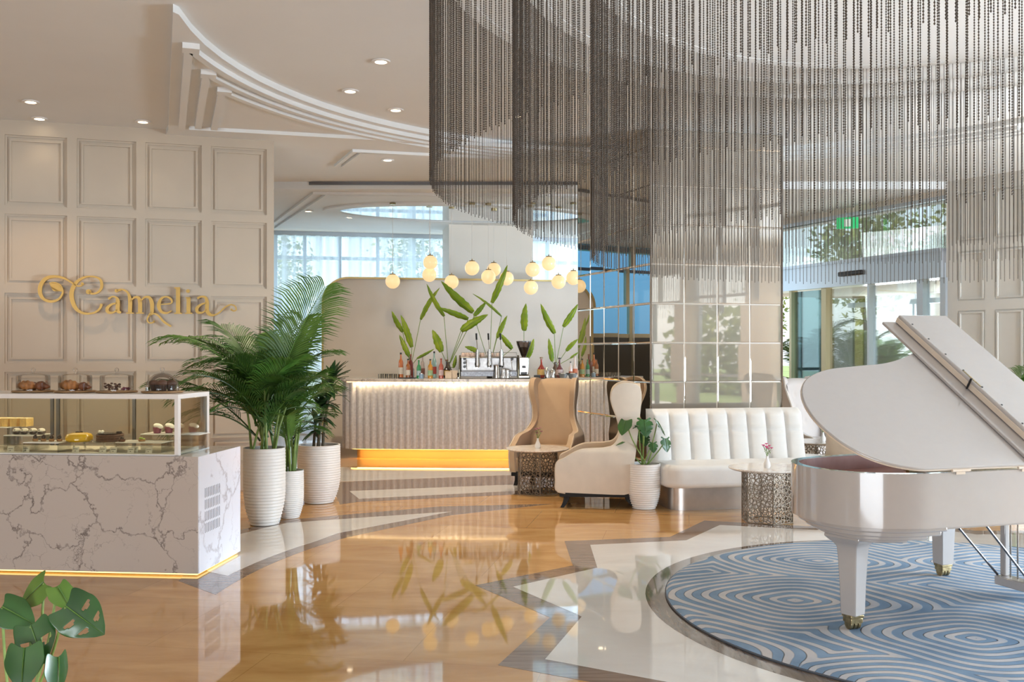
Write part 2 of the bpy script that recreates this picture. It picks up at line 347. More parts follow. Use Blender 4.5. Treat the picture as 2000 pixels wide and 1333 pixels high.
b2 = N.new('ShaderNodeBump'); b2.inputs['Strength'].default_value = .5; b2.inputs['Distance'].default_value = .004; L.new(n4.outputs['Fac'], b2.inputs['Height']); L.new(bm_.outputs[0], b2.inputs['Normal']); L.new(b2.outputs[0], p.inputs['Normal']); M['rug'] = m
M['rug_edge'] = mat('rug dark binding', (.10, .11, .13), .95)
# ================================================================== THE ROOM
UPC, SOF, REAR = 4.25, 4.19, 4.08             # ceiling heights: upper, soffit, rear
RC = (3.10, 6.34)                             # centre of rug, star and chandelier
# floor
o = MB().box(-15, 13, -8, 22, -.1, 0).build('floor', M['gold_stone'], flat=True); struct(o)
def inlay(name, poly, z, m):
    c = (sum(p[0] for p in poly)/len(poly), sum(p[1] for p in poly)/len(poly))
    o = MB().prism([(p[0]-c[0], p[1]-c[1]) for p in poly], -.0005, z).build(name, m, flat=True); o.location = (c[0], c[1], 0)
    return struct(o)
def star(rt, rv): return [(RC[0]+(rt if k % 2 == 0 else rv)*math.cos(math.radians(111+15*k)), RC[1]+(rt if k % 2 == 0 else rv)*math.sin(math.radians(111+15*k))) for k in range(24)]
def circ(r, n=96, c=RC): return [(c[0]+r*math.cos(2*PI*k/n), c[1]+r*math.sin(2*PI*k/n)) for k in range(n)]
inlay('floor_star_border', star(3.40, 2.88), .001, M['brown_stone'])
inlay('floor_star', star(3.13, 2.68), .002, M['white_stone'])
inlay('floor_ring', circ(2.21), .003, M['ring_stone'])
def arcp(r, a0, a1, n=14): return [(RC[0]+r*math.cos(math.radians(a0+(a1-a0)*k/n)), RC[1]+r*math.sin(math.radians(a0+(a1-a0)*k/n))) for k in range(n+1)]
g2 = lambda x, y: tuple(gp(x, y)[:2])
inlay('floor_band_border', [(.44, 10.56)]+[g2(882, 1007)]+arcp(5.12, 153, 177)+[(-2.40, 7.0), (-2.5, 7.7), (-2.9, 8.2)]+arcp(6.22, 160, 149)+[g2(860, 990)], .001, M['brown_stone'])
inlay('floor_band', [g2(882, 1000)]+[g2(660, 1042)]+arcp(5.26, 156, 171)+[(-2.28, 7.3), (-2.6, 7.9)]+arcp(6.08, 162, 150), .002, M['white_stone'])
inlay('floor_bar_border', [g2(*p) for p in ((645, 943), (990, 928), (1060, 927), (1060, 966), (1000, 967), (700, 981), (664, 986))], .001, M['brown_stone'])
inlay('floor_bar_strip', [g2(*p) for p in ((682, 960), (701, 975), (1000, 960), (1050, 957), (1050, 945), (986, 948))], .002, M['white_stone'])
inlay('floor_far_band', [g2(*p) for p in ((540, 913), (540, 951), (656, 942), (986, 929), (1060, 927), (1060, 914))], .0015, M['white_stone'])
# ceilings
struct(MB().box(-15, 13, -8, 14.8, UPC, UPC+.15).build('ceiling', M['ceiling'], flat=True))
AC, AR = (2.06, 7.88), 4.60
def acirc(r, a0, a1, n=48): return [(AC[0]+r*math.cos(math.radians(a0+(a1-a0)*k/n)), AC[1]+r*math.sin(math.radians(a0+(a1-a0)*k/n))) for k in range(n+1)]
arc = acirc(AR, 187, -30)
sb = MB().prism([(-2.53, 7.26)]+arc+[(13, 5.58), (13, 14.6), (-4.95, 14.6), (-5.1, 13.6), (-3.92, 11.1)], SOF, UPC+.01)
struct(sb.build('ceiling_soffit', M['ceiling'], sharp=30))
# nested mouldings on the soffit
def ridge(mb, path, w, h, z):
    n = len(path); vs = []
    for i in range(n):
        a_, b_ = Vector(path[max(i-1, 0)]), Vector(path[min(i+1, n-1)]); p = Vector(path[i])
        t_ = (b_-a_).normalized(); nn = Vector((-t_.y, t_.x))
        if 0 < i < n-1:
            t1 = (p-a_).normalized(); c = abs(t1.x*t_.x+t1.y*t_.y); nn = nn/max(c, .5)
        for s_, zz in ((-1, z+.004), (-1, z-h), (1, z-h), (1, z+.004)): q = p+nn*(w/2*s_); vs.append((q.x, q.y, zz))
    fs = [(i*4+j, i*4+j+1, i*4+j+5, i*4+j+4) for i in range(n-1) for j in range(3)]
    fs += [(0, 1, 2, 3), tuple((n-1)*4+k for k in (3, 2, 1, 0))]
    mb.add(vs, fs)
mo = MB(); ld = Vector((-.338, .941)); pd = Vector((.941, .338))
for d in (.13, .30, .47):
    P = Vector((-2.53, 7.26))+pd*d; c = Vector(AC); R_ = AR+d
    q = P-c; bb = q.dot(ld); disc = bb*bb-(q.dot(q)-R_*R_); t0 = -bb-math.sqrt(disc) if disc > 0 else 0
    ts = [t for t in (-bb-math.sqrt(disc), -bb+math.sqrt(disc))]
    # first crossing that lies near the corner
    t0 = min(ts, key=lambda t: abs(t-.2)); C0 = P+ld*t0; a0 = math.degrees(math.atan2(C0.y-c.y, C0.x-c.x)) % 360
    pts = [tuple(P+ld*(3.75-.02*d)), tuple(C0)]+[(c.x+R_*math.cos(math.radians(a0-(a0-40)*i/50)), c.y+R_*math.sin(math.radians(a0-(a0-40)*i/50))) for i in range(1, 51)]
    ridge(mo, [pts[0], tuple(C0+ld*.02)], .07, .045, SOF); ridge(mo, pts[1:], .07, .045, SOF)
    mo.box(-.05, .085, -.045, .10, SOF-.0455, SOF+.004, T(C0.x, C0.y, 0, rz=.344))
ridge(mo, [(-3.64, 10.97), (-.92, 11.69), (2.5, 12.6)], .08, .04, SOF)
for k in range(2): ridge(mo, [(-2.39+.1*k, 13.19+.0*k), (-1.98+.1*k, 12.2+.06*k), (-.98, 12.46+.06*k), (3, 13.3+.06*k)], .05, .035, SOF)
struct(mo.build('trim_1', M['ceiling']))
# rear ceiling with its step, slot vent, mouldings and oval gloss disc
struct(MB().prism([(-15, 14.5), (6.75, 14.5), (3.95, 21.6), (-8.2, 19.2), (-15, 18)], REAR, REAR+.3).build('ceiling_rear', M['ceiling'], flat=True))
o = MB().box(-3.02, 4, 14.47, 14.50, SOF-.05, SOF-.008).build('slot_vent', M['dark_steel']); tag(o, 'long dark slot vent along the ceiling step before the bar', 'air vent')
mo = MB()
for k in range(2): ridge(mo, [(-4.75+.16*k, 18.9), (-3.0+.16*k, 14.78+.14*k), (3, 15.1+.14*k)], .06, .035, REAR)
struct(mo.build('trim_2', M['ceiling']))
OV = (-.85, 17.05)
def ell(a, b, n=64): return [(a*math.cos(2*PI*k/n), b*math.sin(2*PI*k/n)) for k in range(n)]
o = MB().prism(ell(2.15, .98), REAR-.012, REAR+.01).build('ceiling_oval', M['ceiling_mirror'], flat=True); o.location = (OV[0], OV[1], 0); o.rotation_euler = (0, 0, .2); struct(o)
rim = MB(); e1 = ell(2.15, .98); e2 = ell(2.42, 1.2)
rim.add([(x, y, REAR-.03) for x, y in e1]+[(x, y, REAR-.03) for x, y in e2]+[(x, y, REAR+.01) for x, y in e1]+[(x, y, REAR+.01) for x, y in e2],
        [(k, 64+k, 64+(k+1) % 64, (k+1) % 64) for k in range(64)]+[(k, (k+1) % 64, 128+(k+1) % 64, 128+k) for k in range(64)]+[(64+k, 192+k, 192+(k+1) % 64, 64+(k+1) % 64) for k in range(64)])
o = rim.build('trim_3', M['ceiling']); o.location = (OV[0], OV[1], 0); o.rotation_euler = (0, 0, .2); struct(o)
# left panelled wall
WA, WW = Vector((-5.715, 10.86)), Vector((.9593, .2825))
sB = onl(535, WA, WW)
def panel_wall(name, A, w, s0, s1, top, cols, rows, m, depth=.03, thick=.3, bottom=0):
    ang = math.atan2(w[1], w[0]); b = MB()
    xs = sorted(set([s0, s1]+[c for cc in cols for c in cc])); 
    b.box(s0, s1, depth, thick, bottom, top)
    # stiles (between columns) and rails (between rows), proud of the recessed field
    edges = [s0]+[c for cc in cols for c in cc]+[s1]
    for i in range(0, len(edges), 2): b.box(edges[i], edges[i+1], 0, depth, bottom, top)
    redges = [bottom]+[r for rr in rows for r in rr]+[top]
    for c in cols:
        for i in range(0, len(redges), 2): b.box(c[0], c[1], 0, depth, redges[i], redges[i+1])
        for r in rows:                                       # inner picture mould
            for e, h in ((.0, .012), (.045, .018)):
                x0, x1, z0, z1 = c[0]+e, c[1]-e, r[0]+e, r[1]-e; t = .022
                for q in ((x0, x1, z0, z0+t), (x0, x1, z1-t, z1), (x0, x0+t, z0+t, z1-t), (x1-t, x1, z0+t, z1-t)):
                    b.box(q[0], q[1], depth-h, depth, q[2], q[3])
    o = b.build(name, m, flat=True); o.location = (A[0], A[1], 0); o.rotation_euler = (0, 0, ang); return struct(o)
cols = [(onl(a, WA, WW), onl(b, WA, WW)) for a, b in ((9, 131), (150, 266), (284, 394), (412, 521))]
pit = cols[1][0]-cols[0][0]
cols = [(cols[0][0]-pit*k, cols[0][1]-pit*k) for k in (5, 4, 3, 2, 1)]+cols
rows = [(4.085-.79-.886*k, 4.085-.886*k) for k in range(4)][::-1]; rows = [(.3, .53+.1)]+rows
panel_wall('wall_left', WA, WW, -5.2, sB, UPC, cols, rows, M['wall'])
# right panelled wall
RA, RW = Vector((6.47, 14.5)), Vector((.57, -.82)); RW.normalize()
rc = []
for k in range(14): rc.append((.16+.56*k, .16+.56*k+.46))
panel_wall('wall_right', RA, RW, 0, 8.0, UPC, [(a, b) for a, b in rc], [(.3, 1.1), (1.22, 2.28), (2.38, 3.15), (3.25, 4.0)], M['wall_cool'], depth=.012, thick=.3)
# far shell
def wallbox(name, A, B, z0, z1, t=.25, m=None):
    A = Vector(A); B = Vector(B); d = B-A
    o = MB().box(0, d.length, 0, t, z0, z1).build(name, m or M['wall'], flat=True)
    o.location = (A.x, A.y, 0); o.rotation_euler = (0, 0, math.atan2(d.y, d.x)); return struct(o)
# glazed facades right of and behind the camera
def facade(name, A, B, step, z1, m, bars=(1.0, 3.1), w=.08):
    A = Vector(A); B = Vector(B); d = B-A; b = MB(); n = int(d.length/step)
    for k in range(n+1): b.box(k*d.length/n-w/2, k*d.length/n+w/2, 0, .12, 0, z1)
    for z in bars: b.box(0, d.length, .02, .1, z-.035, z+.035)
    b.box(0, d.length, 0, .12, z1-.35, z1)
    o = b.build(name, m, flat=True); o.location = (A.x, A.y, 0); o.rotation_euler = (0, 0, math.atan2(d.y, d.x)); return struct(o)
facade('window_6', (-8.2, 10.2), (-8.2, 18.8), 1.3, REAR, M['alu'], bars=(3.56,))
wallbox('wall_behind', (-2, -7.6), (11.2, -7.6), 0, UPC, .2)
wallbox('wall_side', (-10.6, -8), (-10.6, 9.6), 0, UPC, .2)
# dark arched recess and dark joinery on the far left wall (seen in the mirrored column)
b = MB(); b.box(0, 8.4, -.06, .2, 0, 2.0)
o = b.build('wall_dark_panelling', M['black'], flat=True); o.location = (-8.0, 10.3, 0); o.rotation_euler = (0, 0, PI/2); struct(o)
# dark arched screen under blue glass at the far left end of the window wall
b = MB(); b.prism([(0, 0), (3.0, 0), (3.0, 2.0), (0, 2.0)], -.03, .03, Matrix(((1, 0, 0, 0), (0, 0, -1, 0), (0, 1, 0, 0), (0, 0, 0, 1))))
o = b.build('wall_dark_screen', M['black'], flat=True); o.location = (-8.1, 18.45, 0); o.rotation_euler = (0, 0, .208); struct(o)
b = MB(); b.box(0, 3.0, -.02, .02, 2.05, REAR); o = b.build('window_7', glass('blue glass', (.30, .52, .68), .8), flat=True); o.location = (-8.1, 18.45, 0); o.rotation_euler = (0, 0, .208); struct(o)
b = MB(); b.box(-.0, 3.0, -.04, .04, 1.98, 2.07); b.box(1.45, 1.55, -.05, .05, 0, REAR); o = b.build('trim_7', M['bronze'], flat=True); o.location = (-8.1, 18.43, 0); o.rotation_euler = (0, 0, .208); struct(o)
facade('window_1', (11.0, 7.9), (11.0, -8), 2.2, UPC, M['alu'])
wallbox('wall_rear', (-15, -7.6), (-2, -7.6), 0, UPC, .2)
for y0, y1 in ((-8, -4.6), (-2.2, -1.5), (.8, 1.9)):
    wallbox('wall_pier', (10.9, y1), (10.9, y0), 0, UPC, .3, M['plaster'])
# window wall behind the bar
BA, BW = Vector((-8.2, 18.56)), Vector((.9785, .2063))
b = MB()
for px in (480, 537.5, 595, 665, 740, 812, 885, 960, 1020, 1077, 1140, 1220, 1300):
    s = onl(px, BA, BW); b.box(s-.035, s+.035, .32, .42, 0, REAR)
b.box(0, 13.2, .33, .41, 3.53, 3.60); b.box(0, 13.2, .33, .41, 0, .15); b.box(0, 13.2, .2, .45, REAR-.09, REAR+.02)
b.box(0, 13.2, .33, .41, 1.2, 1.27)
o = b.build('window_3', M['alu'], flat=True); o.location = (BA.x, BA.y, 0); o.rotation_euler = (0, 0, math.atan2(BW.y, BW.x)); struct(o)
def curtain(name, s0, s1, label, grp, seed):
    rnd = random.Random(seed); n = int((s1-s0)/.028); vs = []; fs = []; ph = 0
    for i in range(n+1):
        ph += .55+.5*rnd.random(); y = .05*math.sin(ph)
        x = s0+(s1-s0)*i/n
        for z in (.02, 1.5, 3.0, REAR-.10): vs.append((x+(0.01*math.sin(ph*1.7) if z < 3.5 else 0), y*(1.15 if z < 1 else .9), z))
    for i in range(n):
        for j in range(3): fs.append((i*4+j, i*4+4+j, i*4+5+j, i*4+j+1))
    mb = MB(); mb.add(vs, fs); o = mb.build(name, M['sheer'], sharp=80)
    o.location = (BA.x, BA.y, 0); o.rotation_euler = (0, 0, math.atan2(BW.y, BW.x)); return tag(o, label, 'curtain', grp)
g_ = 'sheer curtains on the window wall'
curtain('sheer_curtain', onl(470, BA, BW), onl(664, BA, BW), 'sheer white curtain at the left end of the window wall, beside the panelled wall', g_, 1)
curtain('sheer_curtain', onl(665, BA, BW), onl(905, BA, BW), 'sheer white curtain above the bar backdrop, left of the plain pillar', g_, 2)
curtain('sheer_curtain', onl(1010, BA, BW), onl(1300, BA, BW), 'sheer white curtain right of the plain pillar behind the hanging globes', g_, 3)
# plain pillar behind the bar
PA = Vector((0, 18.75)); s0 = onl(877, PA, BW); s1 = onl(1040, PA, BW)
o = MB().box(s0, s1, 0, .9, 0, REAR).build('wall_pillar', M['plaster'], flat=True); o.location = (PA.x, PA.y, 0); o.rotation_euler = (0, 0, math.atan2(BW.y, BW.x)); struct(o)
# entrance: header, posts, glass, porch
EA, EW = Vector((6.47, 14.5)), Vector((-.39, .92)); EW.normalize(); eang = math.atan2(EW.y, EW.x)
def ent(name, b, m, kind=True, **k):
    o = b.build(name, m, **k); o.location = (EA.x, EA.y, 0); o.rotation_euler = (0, 0, eang)
    return struct(o) if kind else o
b = MB(); L_ = 5.6
b.box(0, L_, -.3, .0, 3.93, UPC)
ent('wall_entrance', b, M['plaster'], flat=True)
b = MB(); b.box(0, L_, -.28, .10, 2.76, 3.20); b.box(0, L_, -.28, .13, 3.15, 3.2)
hd = ent('door_header', b, M['alu'], False, flat=True); hd['kind'] = 'structure'
b = MB()
for px, w in ((1547, .03), (1612, .06)):
    s = onl(px, EA, EW); b.box(s-w, s+w, -.10, .04, 0, 2.76)
ent('trim_4', b, M['bronze'], flat=True)
b = MB()
for px, w in ((1699, .02), (1800, .06), (1845, .05)):
    s = onl(px, EA, EW); b.box(s-w, s+w, -.10, .04, 0, 2.76)
b.box(0, L_, -.08, .02, 3.93, 3.99)
ent('trim_5', b, M['alu'], flat=True)
s1_, s2_ = onl(1547, EA, EW), onl(1610, EA, EW)
o = MB().box(s2_, s1_, -.04, -.03, .05, 2.74).build('glass_door', M['teal_glass'], flat=True); o.location = (EA.x, EA.y, 0); o.rotation_euler = (0, 0, eang)
tag(o, 'teal tinted glass panel between bronze posts at the entrance', 'glass door')
o = MB().box(0, s2_, -.05, -.04, .02, 2.74).build('window_4', M['door_glass'], flat=True); o.location = (EA.x, EA.y, 0); o.rotation_euler = (0, 0, eang); struct(o)
o = MB().box(0, L_, -.05, -.04, 3.2, 3.93).build('window_5', M['door_glass'], flat=True); o.location = (EA.x, EA.y, 0); o.rotation_euler = (0, 0, eang); struct(o)
b = MB(); b.box(-.5, L_, -3.4, -.3, 2.80, 2.88); ent('ceiling_porch', b, M['plaster'], flat=True)
b = MB()
for s in (.3, 1.4, 2.6, 3.8, 5.0): b.box(s-.04, s+.04, -3.3, -3.2, 0, 2.8)
b.box(-.5, L_, -3.32, -3.18, 2.6, 2.7)
ent('trim_6', b, M['alu'], flat=True)
# exit sign, sensor on the header
c = at(1655, 436, 15.9); b = MB(); b.box(-.17, .17, -.03, .03, -.09, .09)
o = b.build('exit_sign', mat('exit sign green', (.02, .35, .12), .4, emis=(.03, .5, .16), estr=.5)); o.location = c; o.rotation_euler = (0, 0, -.3)
tag(o, 'small green exit sign hanging above the entrance header', 'exit sign')
b2 = MB(); b2.add([(-.05, -.032, -.06), (.05, -.032, -.06), (.05, -.032, .06), (-.05, -.032, .06)], [(0, 1, 2, 3)])
b2.build('pictogram', mat('exit sign white', (.8, .9, .8), .5), o)
b2 = MB(); b2.box(-.01, .01, -.01, .01, .09, .16); b2.build('bracket', M['alu'], o)
s = onl(1672, EA, EW); b = MB(); b.box(s-.28, s+.28, .10, .15, 2.92, 3.0)
o = b.build('door_sensor', M['black'], bevel=.02); o.location = (EA.x, EA.y, 0); o.rotation_euler = (0, 0, eang); tag(o, 'flat black motion sensor on the entrance door header', 'sensor')
# ---------------------------------------------------------------- outside
o = MB().box(-60, 80, 23, 120, -.2, -.06).build('ground_lawn', M['lawn'], flat=True); struct(o)
o = MB().box(4.0, 60, 8, 40, -.15, -.04).build('ground_paving', M['paving'], flat=True); struct(o)
o = MB().box(11.2, 60, -40, 8, -.15, -.04).build('ground_terrace', M['lawn'], flat=True); struct(o)
o = MB().box(-60, 60, -60, -7.9, -.2, -.06).build('ground_rear', M['lawn'], flat=True); struct(o)
def tree(x, y, h, r, seed, label, n=2600):
    rnd = random.Random(seed); t = thing('garden_tree', label, 'tree', (x, y, -.06), 0, 'garden trees outside')
    b = MB(); b.tube([(0, 0, 0), (.1, .05, h*.35), (0, .1, h*.7)], [.16, .12, .05], 8)
    for k in range(5):
        a = rnd.random()*6.28; b.tube([(.05, .05, h*.4), (.5*r*math.cos(a), .5*r*math.sin(a), h*.65)], [.07, .03], 5)
    b.build('trunk', M['trunk'], t)
    vs = []; fs = []
    bl = [(rnd.uniform(-.5, .5)*r, rnd.uniform(-.5, .5)*r, h*rnd.uniform(.5, .85), r*rnd.uniform(.35, .6)) for _ in range(9)]
    for k in range(n):
        c = rnd.choice(bl); d = Vector((rnd.gauss(0, 1), rnd.gauss(0, 1), rnd.gauss(0, 1))).normalized()*c[3]*rnd.random()**.4
        p = Vector(c[:3])+d; s = rnd.uniform(.06, .12)*r/1.6; q = Matrix.Rotation(rnd.random()*6, 3, Vector((rnd.gauss(0, 1), rnd.gauss(0, 1), rnd.gauss(0, 1))).normalized())
        i = len(vs)
        for u, v in ((-.5, 0), (0, -.3), (.5, 0), (0, .3)): vs.append(tuple(p+q @ Vector((u*s, v*s, 0))*1.6))
        fs.append((i, i+1, i+2, i+3))
    m_ = MB(); m_.add(vs, fs); m_.build('foliage', M['tree'], t, flat=True); return t
for i, (x, y, h, r, l) in enumerate(((9.6, 26.5, 6.6, 2.1, 'yellow-green garden tree seen above the entrance header'), (14.4, 28.5, 7.4, 2.3, 'tall garden tree outside, right end of the glass above the header'),
        (8.2, 33, 4.6, 1.8, 'low bushy garden tree behind the glass doors'), (19.5, 36, 8.0, 3.0, 'broad garden tree at the far right outside'))):
    tree(x, y, h, r, 20+i, l)
for i, (x, y, h, r, l) in enumerate(((-2.2, 25, 5.4, 1.7, 'tree shadowed behind the sheer curtain left of the plain pillar'), (-6.5, 27, 5, 1.6, 'tree behind the leftmost sheer curtain'))):
    tree(x, y, h, r, 40+i, l, 1500)
for i, (x, y, l) in enumerate(((14.2, .8, 'nearest'), (15.5, -3, 'middle'), (17.0, 4.5, 'farthest'))):
    tree(x, y, 5.5, 2.0, 60+i, l+' tree of the side garden, mirrored in the column tiles', 600)
rnd = random.Random(11); mb = MB(); vs = []; fs = []
for k in range(5200):
    p = Vector((rnd.uniform(18.2, 19.6), rnd.uniform(-14, 14), rnd.random()**1.1*3.4)); q = Matrix.Rotation(rnd.random()*6, 3, Vector((rnd.gauss(0, 1), rnd.gauss(0, 1), rnd.gauss(0, 1))).normalized()); s_ = rnd.uniform(.15, .32); i = len(vs)
    for u, v in ((-.5, 0), (0, -.4), (.5, 0), (0, .4)): vs.append(tuple(p+q @ Vector((u*s_, v*s_, 0))*1.6))
    fs.append((i, i+1, i+2, i+3))
mb.add(vs, fs); o = mb.build('garden_hedge', M['tree'], flat=True); tag(o, 'long olive hedge of the side garden, mirrored in the column', 'hedge', kind='stuff')
# ---------------------------------------------------------------- downlights
dl_e = emit('downlight lens', (1, .82, .55), 9)
def downlight(x, y, z, label, power=24, warm=(1, .80, .56), on=True, size=1.0, wide=False):
    t = thing('ceiling_downlight', label, 'downlight', (x, y, z), 0, 'recessed ceiling downlights')
    b = MB(); b.lathe([(.085*size, -.002), (.085*size, -.014), (.055*size, -.014), (.05*size, .0)], 24, cap=False); b.build('trim_ring', M['white_metal'], t)
    b = MB(); b.lathe([(1e-5, -.004), (.052*size, -.004)], 20, cap=False); b.build('lens', dl_e, t)
    if on:
        l = bpy.data.lights.new('downlight_lamp', 'SPOT'); l.energy = power; l.color = warm; l.spot_size = math.radians(95); l.spot_blend = .7
        if wide: l.spot_size = math.radians(160); l.energy = 250
        l.use_shadow = True; l.shadow_soft_size = .06; l.specular_factor = .2
        o = bpy.data.objects.new('downlight_lamp', l); col.objects.link(o); o.parent = t; o.location = (0, 0, -.03)
    return t
def cpx(px, py, z): Y = F*(z-EYE)/(HOR-py); return ((px-1000)*Y/F, Y, z)
for px, py, z, l in ((744, 119, UPC, 'topmost downlight, alone above the curved cove'), (684, 177, UPC, 'downlight left of the middle pair inside the cove curve'), (773, 214, UPC, 'lowest of the three downlights inside the cove curve'),
        (60, 198, UPC, 'upper of the two downlights at the left edge'), (77, 231, UPC, 'lower of the two downlights above the leftmost wall panel'), (279, 237, UPC, 'downlight above the third wall panel, beside the ceiling beam'),
        (757, 312, SOF, 'downlight on the flat soffit behind the cove'), (1010, 226, UPC, 'downlight glinting behind the bead curtain'), (683, 424, REAR, 'downlight left of the oval gloss ceiling, nearest the window'),
        (783, 429, REAR, 'downlight beneath the middle of the oval gloss ceiling'), (602, 412, REAR, 'faint downlight at the left, before the sheer curtain')):
    x, y, z = cpx(px, py, z); downlight(x, y, z, l, 70 if px == 60 else 3 if py > 230 and z == UPC else 22 if z > 4.1 else 16, wide=(px in (757, 1010)), warm=(1, .62, .30) if px == 60 else (1, .80, .56))
# wall washers over the sign (outside the frame, above the counter)
for s in (1.0, 2.6, 4.6):
    pass
# ================================================================== MIRRORED COLUMN
MC = Vector((1.612, 11.30)); ML = Vector((.36, -.933)); MF = Vector((.978, .208))   # left face runs from the back corner to MC, front face from MC
t = thing('mirrored_column', 'broad column clad in square mirror tiles behind the white banquette', 'column', (0, 0, 0))
BL = MC-ML*2.0; FR = MC+MF*1.655
def tiled(name, A, w, n, tw, zs, m, par):
    b = MB(); g = .002; d = .006
    ang = math.atan2(w.y, w.x)
    for i in range(n):
        for j in range(len(zs)-1):
            x0, x1, z0, z1 = i*tw+g, (i+1)*tw-g, zs[j]+g, zs[j+1]-g; e = .012
            rz = (random.random()-.5)*.0016; rx = (random.random()-.5)*.0016
            k = len(b.v)
            b.add([(x0, 0, z0), (x1, 0, z0), (x1, 0, z1), (x0, 0, z1), (x0+e, -d+rz, z0+e), (x1-e, -d-rz, z0+e), (x1-e, -d-rz+rx, z1-e), (x0+e, -d+rz+rx, z1-e)],
                  [(0, 1, 5, 4), (1, 2, 6, 5), (2, 3, 7, 6), (3, 0, 4, 7), (4, 5, 6, 7)])
    o = b.build(name, m, par, flat=True); o.location = (A.x, A.y, 0); o.rotation_euler = (0, 0, ang); return o
zs = [0.0]+[.40+.4575*k for k in range(9)]; zs = [z for z in zs if z < UPC]+[UPC-.005]
# seam heights: one seam sits level with the photo's seam at row 670
z670 = EYE-(670-HOR)*11.3/F; zs = [z670+.4575*k for k in range(-4, 6)]; zs = [0]+[z for z in zs if .05 < z < UPC-.05]+[UPC-.004]
tiled('mirror_tiles_left', BL, ML, 5, .4, zs, M['mirror_side'], t)
tiled('mirror_tiles_front', MC, MF, 4, 1.655/4, zs, M['mirror_front'], t)
core = MB().prism([(BL.x, BL.y+.0), (MC.x, MC.y), (FR.x, FR.y), (FR.x-.45, FR.y+1.3), (BL.x+.9, BL.y+.3)], 0, UPC-.003).build('core', mat('mirror grout silver', (.62, .56, .48), .35, .4), t, flat=True)
b = MB()
for p in (MC, FR): b.box(p.x-.008, p.x+.008, p.y-.016, p.y-.004, 0, UPC-.01)
b.build('corner_strip', M['steel'], t)

# ================================================================== BEAD CHANDELIER
ch = thing('bead_chandelier', 'huge round chandelier of dark bead strands in three rings over the rug', 'chandelier', (RC[0], RC[1], 0))
def bead_ring(R, zb, spacing, seed):
    rs = np.random.RandomState(seed); n = int(2*PI*R/spacing)
    a = 2*PI*(np.arange(n)+rs.uniform(-.10, .10, n))/n
    lay = 0
    r = R+lay+rs.uniform(-.006, .006, n)
    X = r*np.cos(a); Y = r*np.sin(a)
    d = np.hypot(X+RC[0], Y+RC[1])
    pitch = .0115; nb = int((UPC-zb)/pitch)
    S = 4; br = .0042
    zz = []; rr = []
    for k in range(nb):
        z0 = UPC-(k+1)*pitch
        zz += [z0+pitch*.86, z0+pitch*.5, z0+pitch*.14]; rr += [br*.34, br, br*.34]
    zz = np.array(zz); rr = np.array(rr); m = len(zz)
    ang = 2*PI*np.arange(S)/S
    base = np.stack([(rr[:, None]*np.cos(ang)).ravel(), (rr[:, None]*np.sin(ang)).ravel(), np.repeat(zz, S)], 1)
    i = np.arange(m-1)[:, None]*S; k = np.arange(S)[None, :]; k2 = (k+1) % S
    q = np.stack([i+k, i+S+k, i+S+k2, i+k2], -1).reshape(-1, 4)
    nv = len(base)
    V = (base[None]+np.stack([X, Y, np.zeros(n)], 1)[:, None, :]).reshape(-1, 3)
    V[:, 2] += np.repeat(rs.uniform(-.004, .004, n)+np.where(np.arange(n) % 2 == 0, 0, .018), nv)
    Q = (q[None]+(np.arange(n)*nv)[:, None, None]).reshape(-1, 4)
    me = bpy.data.meshes.new('bead_curtain'); me.vertices.add(len(V)); me.vertices.foreach_set('co', V.astype(np.float32).ravel())
    me.loops.add(Q.size); me.loops.foreach_set('vertex_index', Q.astype(np.int32).ravel())
    me.polygons.add(len(Q)); me.polygons.foreach_set('loop_start', np.arange(0, Q.size, 4, dtype=np.int32))
    me.materials.append(M['bead']); me.update(calc_edges=True)
    me.polygons.foreach_set('use_smooth', [True]*len(Q))
    o = bpy.data.objects.new('bead_curtain', me); col.objects.link(o); o.parent = ch; o['kind'] = 'stuff'
    o['label'] = {0: 'outer and shortest ring of bead strands', 1: 'middle ring of bead strands', 2: 'inner and longest ring of bead strands'}[seed]
for k, (R, zb, sp) in enumerate(((3.62, 2.70, .034), (3.09, 2.50, .034), (2.57, 2.27, .035))): bead_ring(R, zb, sp, k)
b = MB()
for R in (3.62, 3.09, 2.57):
    n = 96; vs = []; fs = []
    for k in range(n):
        a = 2*PI*k/n
        for rr_, z in ((R+.05, UPC), (R+.05, UPC-.003), (R-.11, UPC-.003), (R-.11, UPC)): vs.append((rr_*math.cos(a), rr_*math.sin(a), z))
    for k in range(n):
        k2 = (k+1) % n
        for j in range(3): fs.append((k*4+j, k2*4+j, k2*4+j+1, k*4+j+1))
    b.add(vs, fs)
b.build('ceiling_track', M['ceiling'], ch)

# ================================================================== RUG
o = MB().lathe([(2.05, 0), (2.07, .012), (2.055, .024), (2.03, .03), (1e-5, .03)], 128, cap=False).build('round_rug', M['rug'], sharp=80); o.location = (RC[0], RC[1], .0032)
tag(o, 'large round blue rug with pale carved swirling stripes under the white piano', 'rug')
b = MB().lathe([(2.072, 0), (2.078, .008), (2.06, .014)], 128, cap=False).build('binding', M['rug_edge'], o)
RZ = .033

